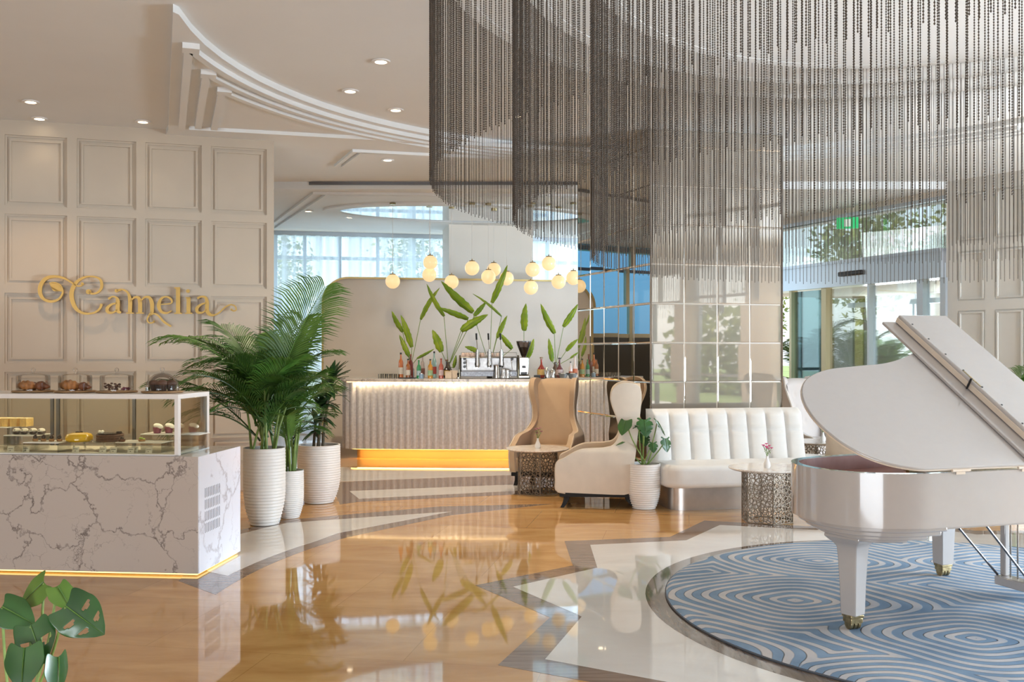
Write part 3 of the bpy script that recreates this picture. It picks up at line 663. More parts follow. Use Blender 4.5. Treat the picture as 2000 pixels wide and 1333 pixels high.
# ================================================================== GRAND PIANO
PO = Vector((1.99, 5.68)); PU = Vector((.955, .297)); pang = math.atan2(PU.y, PU.x)
pn = thing('grand_piano', 'white lacquered grand piano with its lid raised, standing on the blue rug', 'piano', (PO.x, PO.y, RZ), pang)
bass = [(1.78, -.46), (1.2, -.46), (.7, -.46), (.3, -.46)]
curve = catmull([(.3, -.46, 0), (.08, -.445, 0), (-.12, -.37, 0), (-.25, -.22, 0), (-.30, 0, 0), (-.26, .22, 0), (-.14, .39, 0), (.06, .49, 0), (.3, .53, 0), (.55, .565, 0), (.8, .66, 0), (1.0, .80, 0), (1.16, .93, 0), (1.32, 1.02, 0), (1.5, 1.04, 0), (1.78, 1.04, 0)], 5)
outl = bass[:-1]+[(p.x, p.y) for p in curve]
def offset(poly, d):                                  # inward offset (outline runs clockwise seen from above)
    n = len(poly); out = []
    for i in range(n):
        a, c = Vector(poly[max(i-1, 0)]), Vector(poly[min(i+1, n-1)]); t_ = (c-a).normalized()
        out.append((poly[i][0]+t_.y*d, poly[i][1]-t_.x*d))
    return out
inn = offset(outl, .045)
ZB, ZT = .655, .955
def ringwall(poly, ipoly, z0, z1):
    n = len(poly); b = MB(); vs = []; fs = []
    for p, q in zip(poly, ipoly): vs += [(p[0], p[1], z0), (p[0], p[1], z1), (q[0], q[1], z1), (q[0], q[1], z0)]
    for i in range(n-1):
        for j in range(4): fs.append((i*4+j, i*4+4+j, i*4+4+(j+1) % 4, i*4+(j+1) % 4))
    fs += [(0, 1, 2, 3), tuple((n-1)*4+k for k in (3, 2, 1, 0))]
    b.add(vs, [f[::-1] for f in fs]); return b
b = ringwall(outl, inn, ZB, ZT); b.box(1.74, 1.78, -.44, 1.02, ZB, ZB+.18)
b.build('rim', M['piano'], pn, sharp=50)
b = MB(); b.prism(inn, ZB+.002, ZB+.03); b.prism(offset(outl, .10), ZB-.03, ZB+.002); b.build('bottom_board', M['piano'], pn, sharp=50)
b = MB(); b.prism(offset(outl, .046), ZT-.11, ZT-.09); b.build('soundboard', M['soundboard'], pn, flat=True)
ringwall(offset(outl, .040), offset(outl, .056), ZT-.11, ZT-.006).build('inner_rim_veneer', M['soundboard'], pn, sharp=50)
b = MB()
ip = offset(outl, .09)
b.prism([(1.35, -.38), (.5, -.38), (.25, -.34), (.25, -.30), (1.2, -.1), (1.2, .7), (1.35, .8)], ZT-.075, ZT-.06)
for k in range(5): b.tube([(1.3, -.3+.24*k, ZT-.05), (.2+.1*k, -.28+.15*k, ZT-.055)], .014, 6)
b.build('iron_plate', M['brass'], pn)
b = MB()
for k in range(40):
    b.tube([(1.3, -.34+.026*k, ZT-.045), (.22+.018*k, -.3+.018*k, ZT-.045)], .0012, 4)
o = b.build('strings', M['steel'], pn); o['kind'] = 'stuff'
# keyboard end
b = MB(); b.box(1.46, 1.76, -.40, .98, ZB+.05, ZB+.10); b.box(1.46, 1.74, -.44, -.36, ZB+.10, ZB+.24); b.box(1.46, 1.74, .94, 1.02, ZB+.10, ZB+.24); b.build('key_bed', M['piano'], pn, bevel=.008)
b = MB()
for k in range(52): b.box(1.60, 1.74, -.35+.0246*k, -.35+.0246*(k+1)-.001, ZB+.10, ZB+.125)
o = b.build('white_keys', M['white_metal'], pn)
b = MB()
for k in range(51):
    if k % 7 in (0, 1, 3, 4, 5): b.box(1.60, 1.69, -.35+.0246*(k+1)-.006, -.35+.0246*(k+1)+.006, ZB+.125, ZB+.137)
b.build('black_keys', M['black'], pn)
b = MB(); b.box(1.44, 1.48, -.42, 1.0, ZB+.1, ZT-.01); b.build('fallboard', M['piano'], pn, bevel=.005)
# lid (hinged on the straight side) and folded front flap
al = math.radians(33); LH = (0, -.46, ZT+.012)
LM = Matrix.Translation(LH) @ Matrix.Rotation(al, 4, 'X') @ Matrix.Translation((0, .46, 0))
FOLD = 1.34
lout = [p for p in offset(outl, -.012) if p[0] < FOLD]
i0 = next(i for i, p in enumerate(lout) if p[1] < -.4)
lout = [(FOLD, -.46)]+[(p[0], max(p[1], -.46)) for p in lout]+[(FOLD, 1.04)]
b = MB(); b.prism(lout, 0, .022, LM); b.build('main_lid', M['piano'], pn, bevel=.006, sharp=50)
b = MB(); b.prism(offset(lout, -.003), .004, .012, LM); b.build('lid_edge', M['piano_edge'], pn, sharp=50)
b = MB(); b.box(.82, FOLD-.002, -.45, 1.05, .024, .044, LM); b.build('front_flap', M['piano'], pn, bevel=.005)
b = MB(); b.box(.92, FOLD-.02, -.45, 1.045, .046, .105, LM)
fl = b.build('flap_frame', M['piano'], pn, bevel=.012)
b = MB(); b.box(.915, .925, -.45, 1.04, .05, .085, LM); b.build('flap_moulding', M['piano_edge'], fl, bevel=.002)
for k in range(8): b = MB(); b.cyl(.006, .104, .108, 10, LM @ T(.945, -.38+.185*k, 0)); b.build('rubber_buffer', M['black'], fl)
b = MB(); b.box(.935, .945, .18, .36, .105, .107, LM); b.build('latch_slot', M['brass'], fl)
b = MB(); b.cyl(.007, -.02, .055, 8, LM @ T(.905, .24, .07, rx=0)); b.build('latch_knob', M['black'], fl)
b = MB(); p0 = Vector((1.22, .93, ZT-.02)); p1 = LM @ Vector((1.2, .80, -.002)); b.tube([p0, p1], .012, 8); b.build('lid_prop', M['piano'], pn)
for x in (.35, .8, 1.2):
    b = MB(); b.cyl(.008, -.06, .06, 8, T(x, -.47, ZT+.012, ry=PI/2)); b.box(x-.03, x+.03, -.468, -.464, ZT-.01, ZT+.01); b.build('hinge', M['piano_edge'], pn)
# legs
def leg_mb(x, y, top, rz, bracket):
    b = MB()
    prof = [(.052, .09), (.056, .30), (.070, .58)]
    def sec(w, z): return [(-w, -w, z), (w, -w, z), (w, w, z), (-w, w, z)]
    Mx = T(x, y, 0, rz)
    lv = [(.050, .085), (.054, .25), (.0615, .42), (.066, .48)]
    lv += ([(.074, .495), (.086, .51), (.102, .525), (.116, .542), (.116, .56)] if bracket else [(.072, top)])
    vs = []; fs = []
    for w, z in lv: vs += sec(w, z)
    for i in range(len(lv)-1):
        for k in range(4): fs.append((i*4+k, i*4+(k+1) % 4, i*4+4+(k+1) % 4, i*4+4+k))
    fs += [(3, 2, 1, 0), tuple((len(lv)-1)*4+k for k in range(4))]
    b.add(vs, fs, Mx); return b
for x, y, br in ((0, 0, True), (1.48, .96, False), (1.48, -.30, False)):
    lg = leg_mb(x, y, ZB-.028, math.radians(20) if br else .0, br).build('leg', M['piano'], pn, bevel=.006)
    b = MB(); Mx = T(x, y, 0)
    b.box(-.045, .045, -.045, .045, .07, .088, Mx); b.box(-.04, .04, -.04, .04, .04, .07, Mx)
    for dx in (-.026, 0, .026): b.cyl(.034, -.009, .009, 18, T(x+dx, y, .034, ry=PI/2))
    b.build('caster', M['brass'], lg, bevel=.003)
br = MB()                                             # stepped scroll bracket under the tail
br.prism([p for p in offset(outl, .035) if p[0] < .62], ZB-.03, ZB+.001); br.prism([p for p in offset(outl, .08) if p[0] < .44], ZB-.062, ZB-.03)
br.prism([p for p in offset(outl, .14) if p[0] < .30], ZB-.092, ZB-.062); br.prism([p for p in offset(outl, .20) if p[0] < .20], ZB-.115, ZB-.092)
br.build('tail_bracket', M['piano'], pn, bevel=.008)
# pedal lyre
ly = MB(); LX, LY = 1.50, .30
for dy in (-.11, .11): ly.box(LX-.02, LX+.02, LY+dy-.022, LY+dy+.022, .12, ZB-.02)
ly.box(LX-.06, LX+.05, LY-.14, LY+.14, .06, .12); ly.box(LX-.05, LX+.05, LY-.18, LY+.18, ZB-.05, ZB-.0)
ly.build('pedal_lyre', M['piano'], pn, bevel=.008)
for k in (-1, 0, 1):
    b = MB(); b.box(LX+.04, LX+.16, LY+k*.08-.018, LY+k*.08+.018, .055, .065); b.build('pedal', M['brass'], pn, bevel=.006)
    b = MB(); b.tube([(LX, LY+k*.06, .12), (LX, LY+k*.06, ZB-.03)], .006, 8); b.build('pedal_rod', M['steel'], pn)
for k in (-1, 1):
    b = MB(); b.tube([(LX-.03, LY+k*.14, .12), (LX-.52, LY+k*.16, ZB-.01)], .008, 8); b.build('brace_rod', M['dark_steel'], pn)

# ================================================================== WING CHAIRS
def outline_chair(tall=True):
    if tall: pts = [(.12, .165), (.5, .16), (.87, .165), (.905, .30), (.905, .44), (.88, .495), (.80, .535), (.72, .585), (.62, .622), (.50, .632), (.39, .638), (.30, .665), (.245, .74), (.235, .83), (.26, .95), (.305, 1.07), (.325, 1.17), (.295, 1.265), (.21, 1.315), (.10, 1.315), (.03, 1.285), (.0, 1.20), (.015, 1.0), (.05, .7), (.09, .4)]
    else: pts = [(.12, .16), (.5, .16), (.78, .16), (.80, .30), (.79, .44), (.70, .50), (.56, .53), (.42, .60), (.30, .74), (.22, .90), (.17, 1.02), (.12, 1.16), (.10, 1.26), (.05, 1.30), (.0, 1.27), (.01, 1.0), (.05, .7), (.09, .4)]
    return [(p.x, p.y) for p in catmull([(a, b, 0) for a, b in pts], 4, True)]
def make_wing_chair(fab, piping, label, grp, tall=True, legm=None):
    # local frame: chair faces +Y, origin on the floor under its middle; s runs from the back (y=-.45) forward
    t = thing('wing_chair' if tall else 'tufted_armchair', label, 'armchair', (0, 0, 0), 0, grp)
    out = outline_chair(tall); W = .385
    def halfw(z, s):
        w = W+.015*math.sin(max(0, min(1, (z-.16)/.45))*PI)
        if z > .6: w -= .10*math.sin(min(1, (z-.6)/.25)*PI/2)
        if z > .95: w += .03*math.sin(min(1, (z-.95)/.3)*PI/2)
        if s < .25: w -= .04*((.25-s)/.25)**2                    # tucks in toward the back
        return w
    zlo, zhi = min(p[1] for p in out), max(p[1] for p in out)
    def srange(z):
        xs = []
        for i in range(len(out)):
            (s0, z0), (s1, z1) = out[i], out[(i+1) % len(out)]
            if (z0-z)*(z1-z) <= 0 and z0 != z1: xs.append(s0+(s1-s0)*(z-z0)/(z1-z0))
        return (min(xs), max(xs)) if xs else (.1, .2)
    def side(sg):
        b = MB(); th = .075; nz, ns = 72, 10; zz = [zlo+.0015+(zhi-zlo-.003)*i/nz for i in range(nz+1)]
        rows = []
        for z in zz:
            a_, c_ = srange(z); rows.append([(a_+(c_-a_)*k/ns, z) for k in range(ns+1)])
        vs = []
        for d in (0, th): vs += [(sg*(halfw(z, s)-d), s-.45, z) for r_ in rows for s, z in r_]
        N0 = (nz+1)*(ns+1); fs = []
        for i in range(nz):
            for k in range(ns):
                q = (i*(ns+1)+k, i*(ns+1)+k+1, (i+1)*(ns+1)+k+1, (i+1)*(ns+1)+k)
                fs.append(q if sg > 0 else q[::-1]); fs.append(tuple(N0+v for v in (q[::-1] if sg > 0 else q)))
        loop = [k for k in range(ns+1)]+[i*(ns+1)+ns for i in range(1, nz+1)]+[nz*(ns+1)+k for k in range(ns-1, -1, -1)]+[i*(ns+1) for i in range(nz-1, 0, -1)]
        for a_, c_ in zip(loop, loop[1:]+loop[:1]):
            q = (a_, N0+a_, N0+c_, c_); fs.append(q if sg > 0 else q[::-1])
        b.add(vs, fs); return b
    for sg in (-1, 1):
        o = side(sg).build('side_wing', fab, t, bevel=.022, seg=3, sharp=50); o.modifiers['bevel'].angle_limit = math.radians(60)
        # piping along the front and top edge
        b = MB(); i1 = max(range(len(out)), key=lambda i: out[i][1])
        idx = [i for i in range(len(out)) if i <= i1+8 and out[i][0]+out[i][1] > .5 and i > 6]
        b.tube([(sg*(halfw(out[i][1], out[i][0])+.001-.012), out[i][0]-.45+.004, out[i][1]) for i in idx], .006, 6)
        b.build('piping', piping, o)
    # back shell between the wings
    b = MB(); zt = 1.31 if tall else 1.28
    def bk(face):
        def fn(u, v):
            z = .2+(zt-.2)*v; hw = halfw(z, .08)-.03
            x = (2*u-1)*hw
            s = (.10*(1-(z-.16)/1.15)) + .10*(abs(2*u-1)**2.2)*(0) 
            y = -.45+s+.012
            zz = z-(.055*abs(2*u-1)**4)*v**6
            if face:
                y += .115+.035*math.sin(min(1, v*1.0)*PI)*(1-(2*u-1)**2)
                if not tall:
                    for bx in (-.6, 0, .6):
                        for bz in (.45, .62, .79): y -= .02*math.exp(-(((2*u-1)-bx)**2/.012+(v-bz)**2/.0012))
                y -= .07*max(0, (v-.93)/.07)**2
            return (x, y, zz)
        return fn
    nu, nv = (10, 26) if tall else (28, 40)
    b.grid(bk(0), nu, nv); b.grid(bk(1), nu, nv)
    k = (nu+1)*(nv+1)
    b.f = [f if i >= nu*nv else f[::-1] for i, f in enumerate(b.f)]
    top = [nv*(nu+1)+i for i in range(nu+1)]
    for i in range(nu): b.f.append((top[i], top[i+1], k+top[i+1], k+top[i])[::-1]); b.mi.append(0)
    b.build('backrest', fab, t, sharp=80)
    dep = .80 if tall else .70
    b = MB(); b.prism(rrect(-.30, .30, -.28, dep-.45+.02, .06), .33, .46); b.build('seat_cushion', fab, t, bevel=.035, seg=4, sharp=60)
    b = MB(); b.box(-.33, .33, -.33, dep-.45+.04, .165, .335); b.build('front_rail', fab, t, bevel=.02, seg=3)
    lm = legm or M['black_wood']
    b = MB(); b.prism([(-.35, -.36), (.35, -.36), (.375, dep-.385), (-.375, dep-.385)], .118, .172); b.build('base_frame', lm, t)
    for sx in (-1, 1):
        for fy in (0, 1):
            y0 = dep-.46 if fy else -.30; out_ = .05 if fy else -.10
            b = MB(); vs = []; fs = []
            for i in range(6):
                v = i/5; w = .034-.014*v; z = .135*(1-v); oy = out_*v**2; ox = sx*.02*v**2
                vs += [(sx*.31+ox+a*w, y0+oy+c*w, z) for a, c in ((-1, -1), (1, -1), (1, 1), (-1, 1))]
            for i in range(5):
                for q in range(4): fs.append((i*4+q, i*4+4+q, i*4+4+(q+1) % 4, i*4+(q+1) % 4))
            fs += [(0, 1, 2, 3), (23, 22, 21, 20)]
            b.add(vs, fs); b.build('leg', lm, t, bevel=.004)
    return t
pip = mat('pale piping cord', (.66, .56, .44), .8)
c1 = make_wing_chair(M['tan_fabric'], pip, 'tan high winged armchair in front of the bar, facing the camera', 'high winged armchairs')
c1.location = (.47, 12.3, 0); c1.rotation_euler = (0, 0, math.radians(180-17))
c2 = make_wing_chair(M['cream_fabric'], pip, 'cream high winged armchair in profile beside the mirrored column', 'high winged armchairs')
c2.location = (.955, 10.62, 0); c2.rotation_euler = (0, 0, math.radians(84))
c3 = copy_tree(c2, (5.15, 8.35, 0), math.radians(115), 'cream winged armchair outside the frame, mirrored in the column tiles')
c4 = copy_tree(c2, (5.9, 9.4, 0), math.radians(70), 'second cream winged armchair mirrored in the column, farther right')
a1 = make_wing_chair(M['grey_fabric'], pip, 'pale grey button-backed armchair right of the mirrored column', None, tall=False, legm=M['cream_fabric'])
a1.location = (4.22, 13.4, 0); a1.rotation_euler = (0, 0, math.radians(-150)); a1['group'] = ''
del a1['group']

# low curved lounge chair half hidden behind the piano
t = thing('tub_chair', 'beige curved tub chair half hidden behind the piano tail', 'armchair', (4.14, 11.42, 0), math.radians(-60))
b = MB(); nseg = 22; vs = []; fs = []
for i in range(nseg+1):
    a = PI*(-.12+1.24*i/nseg); hgt = .62+.14*math.sin(PI*i/nseg)
    for r_, z in ((.42, .12), (.44, .4), (.43, hgt), (.36, hgt+.01), (.33, .4), (.33, .12)): vs.append((r_*math.cos(a), -r_*math.sin(a), z))
for i in range(nseg):
    for j in range(5): fs.append((i*6+j, i*6+6+j, i*6+7+j, i*6+j+1))
fs += [(0, 1, 2, 3, 4, 5), tuple(nseg*6+k for k in (5, 4, 3, 2, 1, 0))]
b.add(vs, fs); b.build('curved_back', M['cream_fabric'], t, bevel=.01)
b = MB(); b.lathe([(1e-5, .16), (.32, .16), (.34, .3), (.34, .42), (.30, .46), (1e-5, .47)], 28, cap=False); b.build('seat', M['cream_fabric'], t)
b = MB(); b.cyl(.36, 0, .12, 28); b.build('base', M['black_wood'], t)

# ================================================================== BANQUETTE
SA = Vector((1.60, 10.60)); SD = Vector((.985, .17)); SD.normalize(); sang = math.atan2(SD.y, SD.x)
sf = thing('banquette', 'white channel-tufted banquette on a polished steel plinth against the mirrored column', 'sofa', (SA.x, SA.y, 0), sang)
# local: x along, y=0 back of seat near column, front at y=-.62
b = MB(); b.prism(rrect(-.02, 1.98, -.50, .33, .16, 8), 0, .235); b.build('steel_plinth', mat('brushed plinth steel', (.62, .58, .55), .28, .9, noise=.06, nscale=9), sf, sharp=30)
b = MB(); b.prism(rrect(-.10, 2.06, -.60, .36, .20, 10), .235, .475); b.build('seat', M['white_fabric'], sf, bevel=.055, seg=5, sharp=60)
def chan(x0, x1, n, z0, z1, yb, lean, M4=None, nm='backrest'):
    b = MB(); nu, nv = n*10, 24
    def fr(u, v):
        x = x0+(x1-x0)*u; c = (u*n) % 1.0
        puff = .055*(math.sin(PI*c)**.45 if 0 < c < 1 else 0)*(1-.75*math.exp(-((v-.60)/.025)**2))*min(1, (1-v)*9+.25)
        rnd_ = .07*max(0, (v-.88)/.12)**2
        edge = .05*max(0, 1-min(u, 1-u)/.02)
        return (x, yb+lean*v-puff+rnd_+edge, z0+(z1-z0)*v)
    b.grid(fr, nu, nv)
    k = len(b.v)
    b.grid(lambda u, v: (x0+(x1-x0)*u, yb+.20+lean*v*.3, z0+(z1-z0)*v), nu, nv)
    b.f = [f if i < nu*nv else f[::-1] for i, f in enumerate(b.f)]
    for i in range(nu):
        a_ = nv*(nu+1)+i; b.f.append((a_, a_+1, k+a_+1, k+a_)); b.mi.append(0)
    for j in range(nv):
        a_ = j*(nu+1); b.f.append((a_, a_+nu+1, k+a_+nu+1, k+a_)); b.mi.append(0)
        a_ = j*(nu+1)+nu; b.f.append((a_, k+a_, k+a_+nu+1, a_+nu+1)); b.mi.append(0)
    if M4: b.v = [tuple(M4 @ Vector(v)) for v in b.v]
    return b.build(nm, M['white_fabric'], sf, sharp=75)
chan(-.08, 1.72, 8, .45, 1.02, -.02, .12)
b = MB()
for k in range(1, 8): pass
# ================================================================== PIERCED SIDE TABLES
def lattice(w, h, n, seed, bar=.0042):
    rs = np.random.RandomState(seed); best = []
    for _ in range(n*40):                                            # spread-out cells
        p = rs.uniform(-.02, 1.02, 2)*(w, h)
        if all((p[0]-q[0])**2+(p[1]-q[1])**2 > (.82*math.sqrt(w*h/n))**2 for q in best): best.append(p)
        if len(best) >= n: break
    vs, es, fs, *_ = delaunay_2d_cdt([Vector(p) for p in best], [], [], 0, 1e-6)
    cc = []
    for f in fs:
        a, b_, c = [vs[i] for i in f]; d = 2*(a.x*(b_.y-c.y)+b_.x*(c.y-a.y)+c.x*(a.y-b_.y))
        if abs(d) < 1e-9: cc.append((a+b_+c)/3); continue
        ux = ((a.length_squared)*(b_.y-c.y)+(b_.length_squared)*(c.y-a.y)+(c.length_squared)*(a.y-b_.y))/d
        uy = ((a.length_squared)*(c.x-b_.x)+(b_.length_squared)*(a.x-c.x)+(c.length_squared)*(b_.x-a.x))/d
        cc.append(Vector((min(max(ux, 0), w), min(max(uy, 0), h))))
    em = {}
    for i, f in enumerate(fs):
        for k in range(3):
            e = tuple(sorted((f[k], f[(k+1) % 3]))); em.setdefault(e, []).append(i)
    return [(cc[a[0]], cc[a[1]]) for a in em.values() if len(a) == 2 and (cc[a[0]]-cc[a[1]]).length > .002]
def make_table(label, sides=6, rad=.25, h=.50, top=.37, cells=250):
    t = thing('pierced_side_table', label, 'table', (0, 0, 0), 0, 'round tables on pierced bronze drums')
    per = 2*rad*math.sin(PI/sides); hh = h-.01
    b = MB()
    for sd in range(sides):
        a0 = 2*PI*sd/sides; p0 = Vector((rad*math.cos(a0), rad*math.sin(a0))); p1 = Vector((rad*math.cos(a0+2*PI/sides), rad*math.sin(a0+2*PI/sides)))
        d = (p1-p0).normalized(); nn = Vector((d.y, -d.x))
        for (a_, c_) in lattice(per, hh, cells//sides*2, 5+sd):
            e = (c_-a_); L_ = e.length; e.normalize(); q = Vector((-e.y, e.x))*.0036
            vs = []
            for z in (0, -.006):
                for w_ in (a_-q-e*.002, c_-q+e*.002, c_+q+e*.002, a_+q-e*.002):
                    P3 = p0+d*w_.x+nn*z; vs.append((P3.x, P3.y, .005+w_.y))
            b.add(vs, [(0, 1, 2, 3), (7, 6, 5, 4), (0, 4, 5, 1), (1, 5, 6, 2), (2, 6, 7, 3), (3, 7, 4, 0)])
        b.tube([(p0.x, p0.y, 0), (p0.x, p0.y, h)], .005, 6)
    for z in (.004, h-.004): b.tube([(rad*math.cos(2*PI*k/sides), rad*math.sin(2*PI*k/sides), z) for k in range(sides+1)], .005, 6)
    b.build('pierced_drum', M['pewter'], t, flat=True)
    b = MB(); b.lathe([(1e-5, h), (top-.03, h), (top-.004, h+.012), (top, h+.02), (top-.004, h+.026), (1e-5, h+.026)], 64, cap=False); b.build('round_top', M['table_marble'], t)
    return t
tb = make_table('round marble-topped table on a pierced bronze drum, in front of the banquette'); tb.location = (2.49, 9.5, 0); tb.rotation_euler = (0, 0, .5)
t2 = copy_tree(tb, (.30, 11.40, 0), .62, 'round table on a pierced drum between the two high winged armchairs')
t3 = copy_tree(tb, (3.84, 12.28, 0), .2, 'round table on a pierced drum right of the banquette, before the grey armchair')
# vases with small flowers
def vase(x, y, z, label, pc, s=1.0, seed=1):
    rnd = random.Random(seed); t = thing('bud_vase', label, 'vase', (x, y, z), 0, 'small white bud vases with flowers'); t.scale = (s, s, s)
    b = MB(); b.lathe([(1e-5, 0), (.026, 0), (.034, .02), (.033, .045), (.018, .08), (.011, .10), (.013, .118), (.010, .116), (.008, .10), (1e-5, .08)], 20, cap=False); b.build('vase_body', M['pot'], t)
    st = MB(); lf = MB(); pt = MB()
    for k in range(9):
        a = rnd.random()*6.28; r_ = rnd.uniform(.01, .05); z_ = rnd.uniform(.17, .235); tip = Vector((r_*math.cos(a), r_*math.sin(a), z_))
        st.tube([(0, 0, .10), tip*.6+Vector((0, 0, .05)), tip], .0016, 5)
        for q in range(3):
            w = rnd.random()*6.28; p = tip*.75+Vector((0, 0, .02*q)); d = Vector((math.cos(w), math.sin(w), .5))*.03
            n_ = Vector((-math.sin(w), math.cos(w), 0))*.005
            lf.add([p, p+d*.5+n_, p+d, p+d*.5-n_], [(0, 1, 2, 3)])
        for q in range(6):
            w = q*PI/3; d = Vector((math.cos(w), math.sin(w), .75))*.019; n_ = Vector((-math.sin(w), math.cos(w), 0))*.0085
            pt.add([tip, tip+d*.6+n_, tip+d*1.1, tip+d*.6-n_], [(0, 1, 2, 3)])
    st.build('stems', M['stem'], t); lf.build('leaves', M['palm_light'], t, flat=True); pt.build('petals', mat('petals '+label[:12], pc, .6), t, flat=True); return t
vase(2.47, 9.42, .526, 'white bud vase with bright pink flowers on the front round table', (.75, .10, .28), 1.0, 3)
vase(.30, 11.34, .526, 'white bud vase with faded mauve flowers on the table between the winged armchairs', (.42, .16, .22), 1.0, 5)
vase(3.90, 12.2, .526, 'white bud vase with orange-red flowers on the far table beside the piano lid', (.62, .18, .10), 1.0, 8)
# ================================================================== MARBLE COUNTER WITH PASTRY CASE
CO = Vector((-2.304, 7.14)); CF = Vector((.9955, -.0945)); cang = math.atan2(CF.y, CF.x)       # front right foot; CF runs along the front to the right
ct = thing('pastry_counter', 'long white marble counter with dark veins and a glowing gold foot line, front left', 'counter', (CO.x, CO.y, 0), cang)
CH = .88
b = MB(); b.box(-3.2, 0, 0, .82, .020, CH); b.build('marble_body', M['marble'], ct, bevel=.003)
b = MB(); b.box(-3.15, -.03, .03, .79, 0, .021); b.build('recessed_base', M['gold'], ct)
led = emit('gold led strip', (1, .70, .25), 2.2)
b = MB(); b.box(-3.18, -.012, .010, .018, .010, .019); b.box(-.018, -.010, .01, .80, .010, .019); b.build('light_strip', led, ct)
M['marble_end_daylit'] = marble('daylit end marble', (.84, .87, .98), (.52, .51, .58), scale=1.7, width=.035, rough=.2)  # the body's marble, paler and bluer: cool daylight from the right painted in
b = MB(); b.box(0, .006, .003, .817, .021, CH-.001); b.build('marble_end', M['marble_end_daylit'], ct)
b = MB()
for r in range(4):
    for k in range(10): b.box(.006, .0075, .11+.030*k, .1165+.030*k, .30+.088*r, .37+.088*r)
b.build('vent_slots', mat('vent shadow', (.12, .11, .12), .7), ct)
cs = thing('display_case', 'glass pastry case with white metal frame on the marble counter', 'display case', (CO.x, CO.y, CH+.001), cang)
cx1, cy0, cy1, chh = -.165, .03, .60, .455
def frame(b, x0, x1, y0, y1, z0, z1, w):
    b.box(x0, x1, y0, y0+w, z1-w, z1); b.box(x0, x1, y1-w, y1, z1-w, z1); b.box(x1-w, x1, y0, y1, z1-w, z1); b.box(x0, x0+w, y0, y1, z1-w, z1)
b = MB(); w = .038
b.box(-3.0, cx1, cy0, cy1, chh-.035, chh)
b.box(cx1-.03, cx1, cy0, cy0+.045, 0, chh-.035); b.box(cx1-.03, cx1, cy1-.04, cy1, 0, chh-.035)
b.box(-3.0, cx1, cy0, cy0+.012, 0, .010)
b.build('frame', M['white_metal'], cs, bevel=.002)
b = MB(); b.box(-2.98, cx1-.03, cy0+.006, cy0+.010, .0, chh-.04); b.build('front_glass', M['case_glass'], cs)
b = MB(); b.box(cx1-.010, cx1-.006, cy0+.045, cy1-.04, 0, chh-.04); b.build('end_glass', M['case_glass'], cs)
b = MB(); b.box(-2.98, cx1-.03, cy1-.012, cy1-.008, 0, chh-.04); b.build('rear_glass', M['case_glass'], cs)
b = MB()
for x in (-.78, -1.42, -1.47, -2.1): b.box(x-.012, x+.012, cy1-.03, cy1-.013, 0, chh-.036)
b.box(cx1-.035, cx1-.02, cy1-.09, cy1-.05, .0, chh-.04)
b.build('sliding_door_rails', M['dark_steel'], cs)
b = MB(); b.box(-2.97, cx1-.035, cy0+.02, cy1-.035, .002, .016); b.build('case_floor', mat('cream case floor', (.80, .76, .62), .4), cs)
b = MB(); b.box(-2.9, -.25, cy1-.07, cy1-.05, chh-.045, chh-.037); b.build('case_light', emit('case light', (1, .9, .65), 3), cs)
for x_ in (-2.2, -.9):
    l = bpy.data.lights.new('case_lamp', 'AREA'); l.shape = 'RECTANGLE'; l.size = 1.2; l.size_y = .05; l.energy = 2.2; l.color = (1, .90, .70); l.specular_factor = 0
    lo = bpy.data.objects.new('case_lamp', l); col.objects.link(lo); lo.parent = cs; lo.location = (x_, .35, chh-.04)
CB = Matrix.Translation((CO.x, CO.y, CH+.001)) @ Matrix.Rotation(cang, 4, 'Z')
def onc(px, y, z):                                   # case-local x of a photo column at local depth y
    a = CB @ Vector((0, y, z)); return onl(px, Vector((a.x, a.y)), CF)
def cput(o, px, y, z, rz=0):
    x = onc(px, y, z); o.location = CB @ Vector((x, y, z)); o.rotation_euler = (0, 0, cang+rz); return o
# cake dishes and shelf risers
acr = glass('clear acrylic', (.99, .99, .98), .7)
def riser(px0, px1, y, h, label):
    a = onc(px0, y, h); c = onc(px1, y, h); L_ = c-a
    t = thing('acrylic_riser', label, 'riser', CB @ Vector((a, y, .016)), cang, 'acrylic shelf risers in the pastry case')
    b = MB(); b.box(0, L_, -.10, .10, h-.006, h); b.build('shelf', mat('white acrylic '+label[:10], (.85, .84, .78), .25), t)
    for x in (.004, L_-.004): b = MB(); b.box(x-.002, x+.002, -.10, .10, 0, h-.006); b.build('side_panel', acr, t)
    return t
def sweet(name, label, cat, grp, px, y, z): return cput(thing(name, label, cat, (0, 0, 0), 0, grp), px, y, z)
shelf = [(-60, 30, .40, .165, 'acrylic riser under the yellow sponge slices'), (22, 84, .26, .115, 'acrylic riser under the cream-topped eclairs'), (60, 128, .13, .075, 'low acrylic riser under the chocolate bites'),
         (238, 328, .20, .075, 'low acrylic riser with the small green tart'), (286, 400, .36, .125, 'tall acrylic riser under the purple cream cups')]
for a in shelf: riser(*a)
sp = mat('yellow sponge', (.62, .40, .12), .8, noise=.15, nscale=60); cr = mat('whipped cream', (.86, .80, .66), .6)
choc = mat('dark chocolate', (.035, .018, .012), .25); choc2 = mat('chocolate sponge', (.10, .045, .025), .6, noise=.3, nscale=60); nut = mat('caramel nuts', (.35, .18, .07), .6, noise=.4, nscale=90)
words = ('leftmost, cut by the frame', 'second from the left', 'third from the left', 'rightmost of the row')
for k, px in enumerate((2, 16, 33, 52)):
    t = sweet('sponge_slice', 'yellow sponge slice in the pastry case, '+words[k], 'cake slice', 'yellow sponge slices', px, .40, .182)
    b = MB(); b.box(-.028, .028, -.05, .05, 0, .06); b.build('sponge', sp, t, bevel=.003)
    b = MB(); b.box(-.028, .028, -.05, .05, .06, .067); b.build('icing', mat('pale icing', (.72, .56, .28), .5), t, bevel=.002)
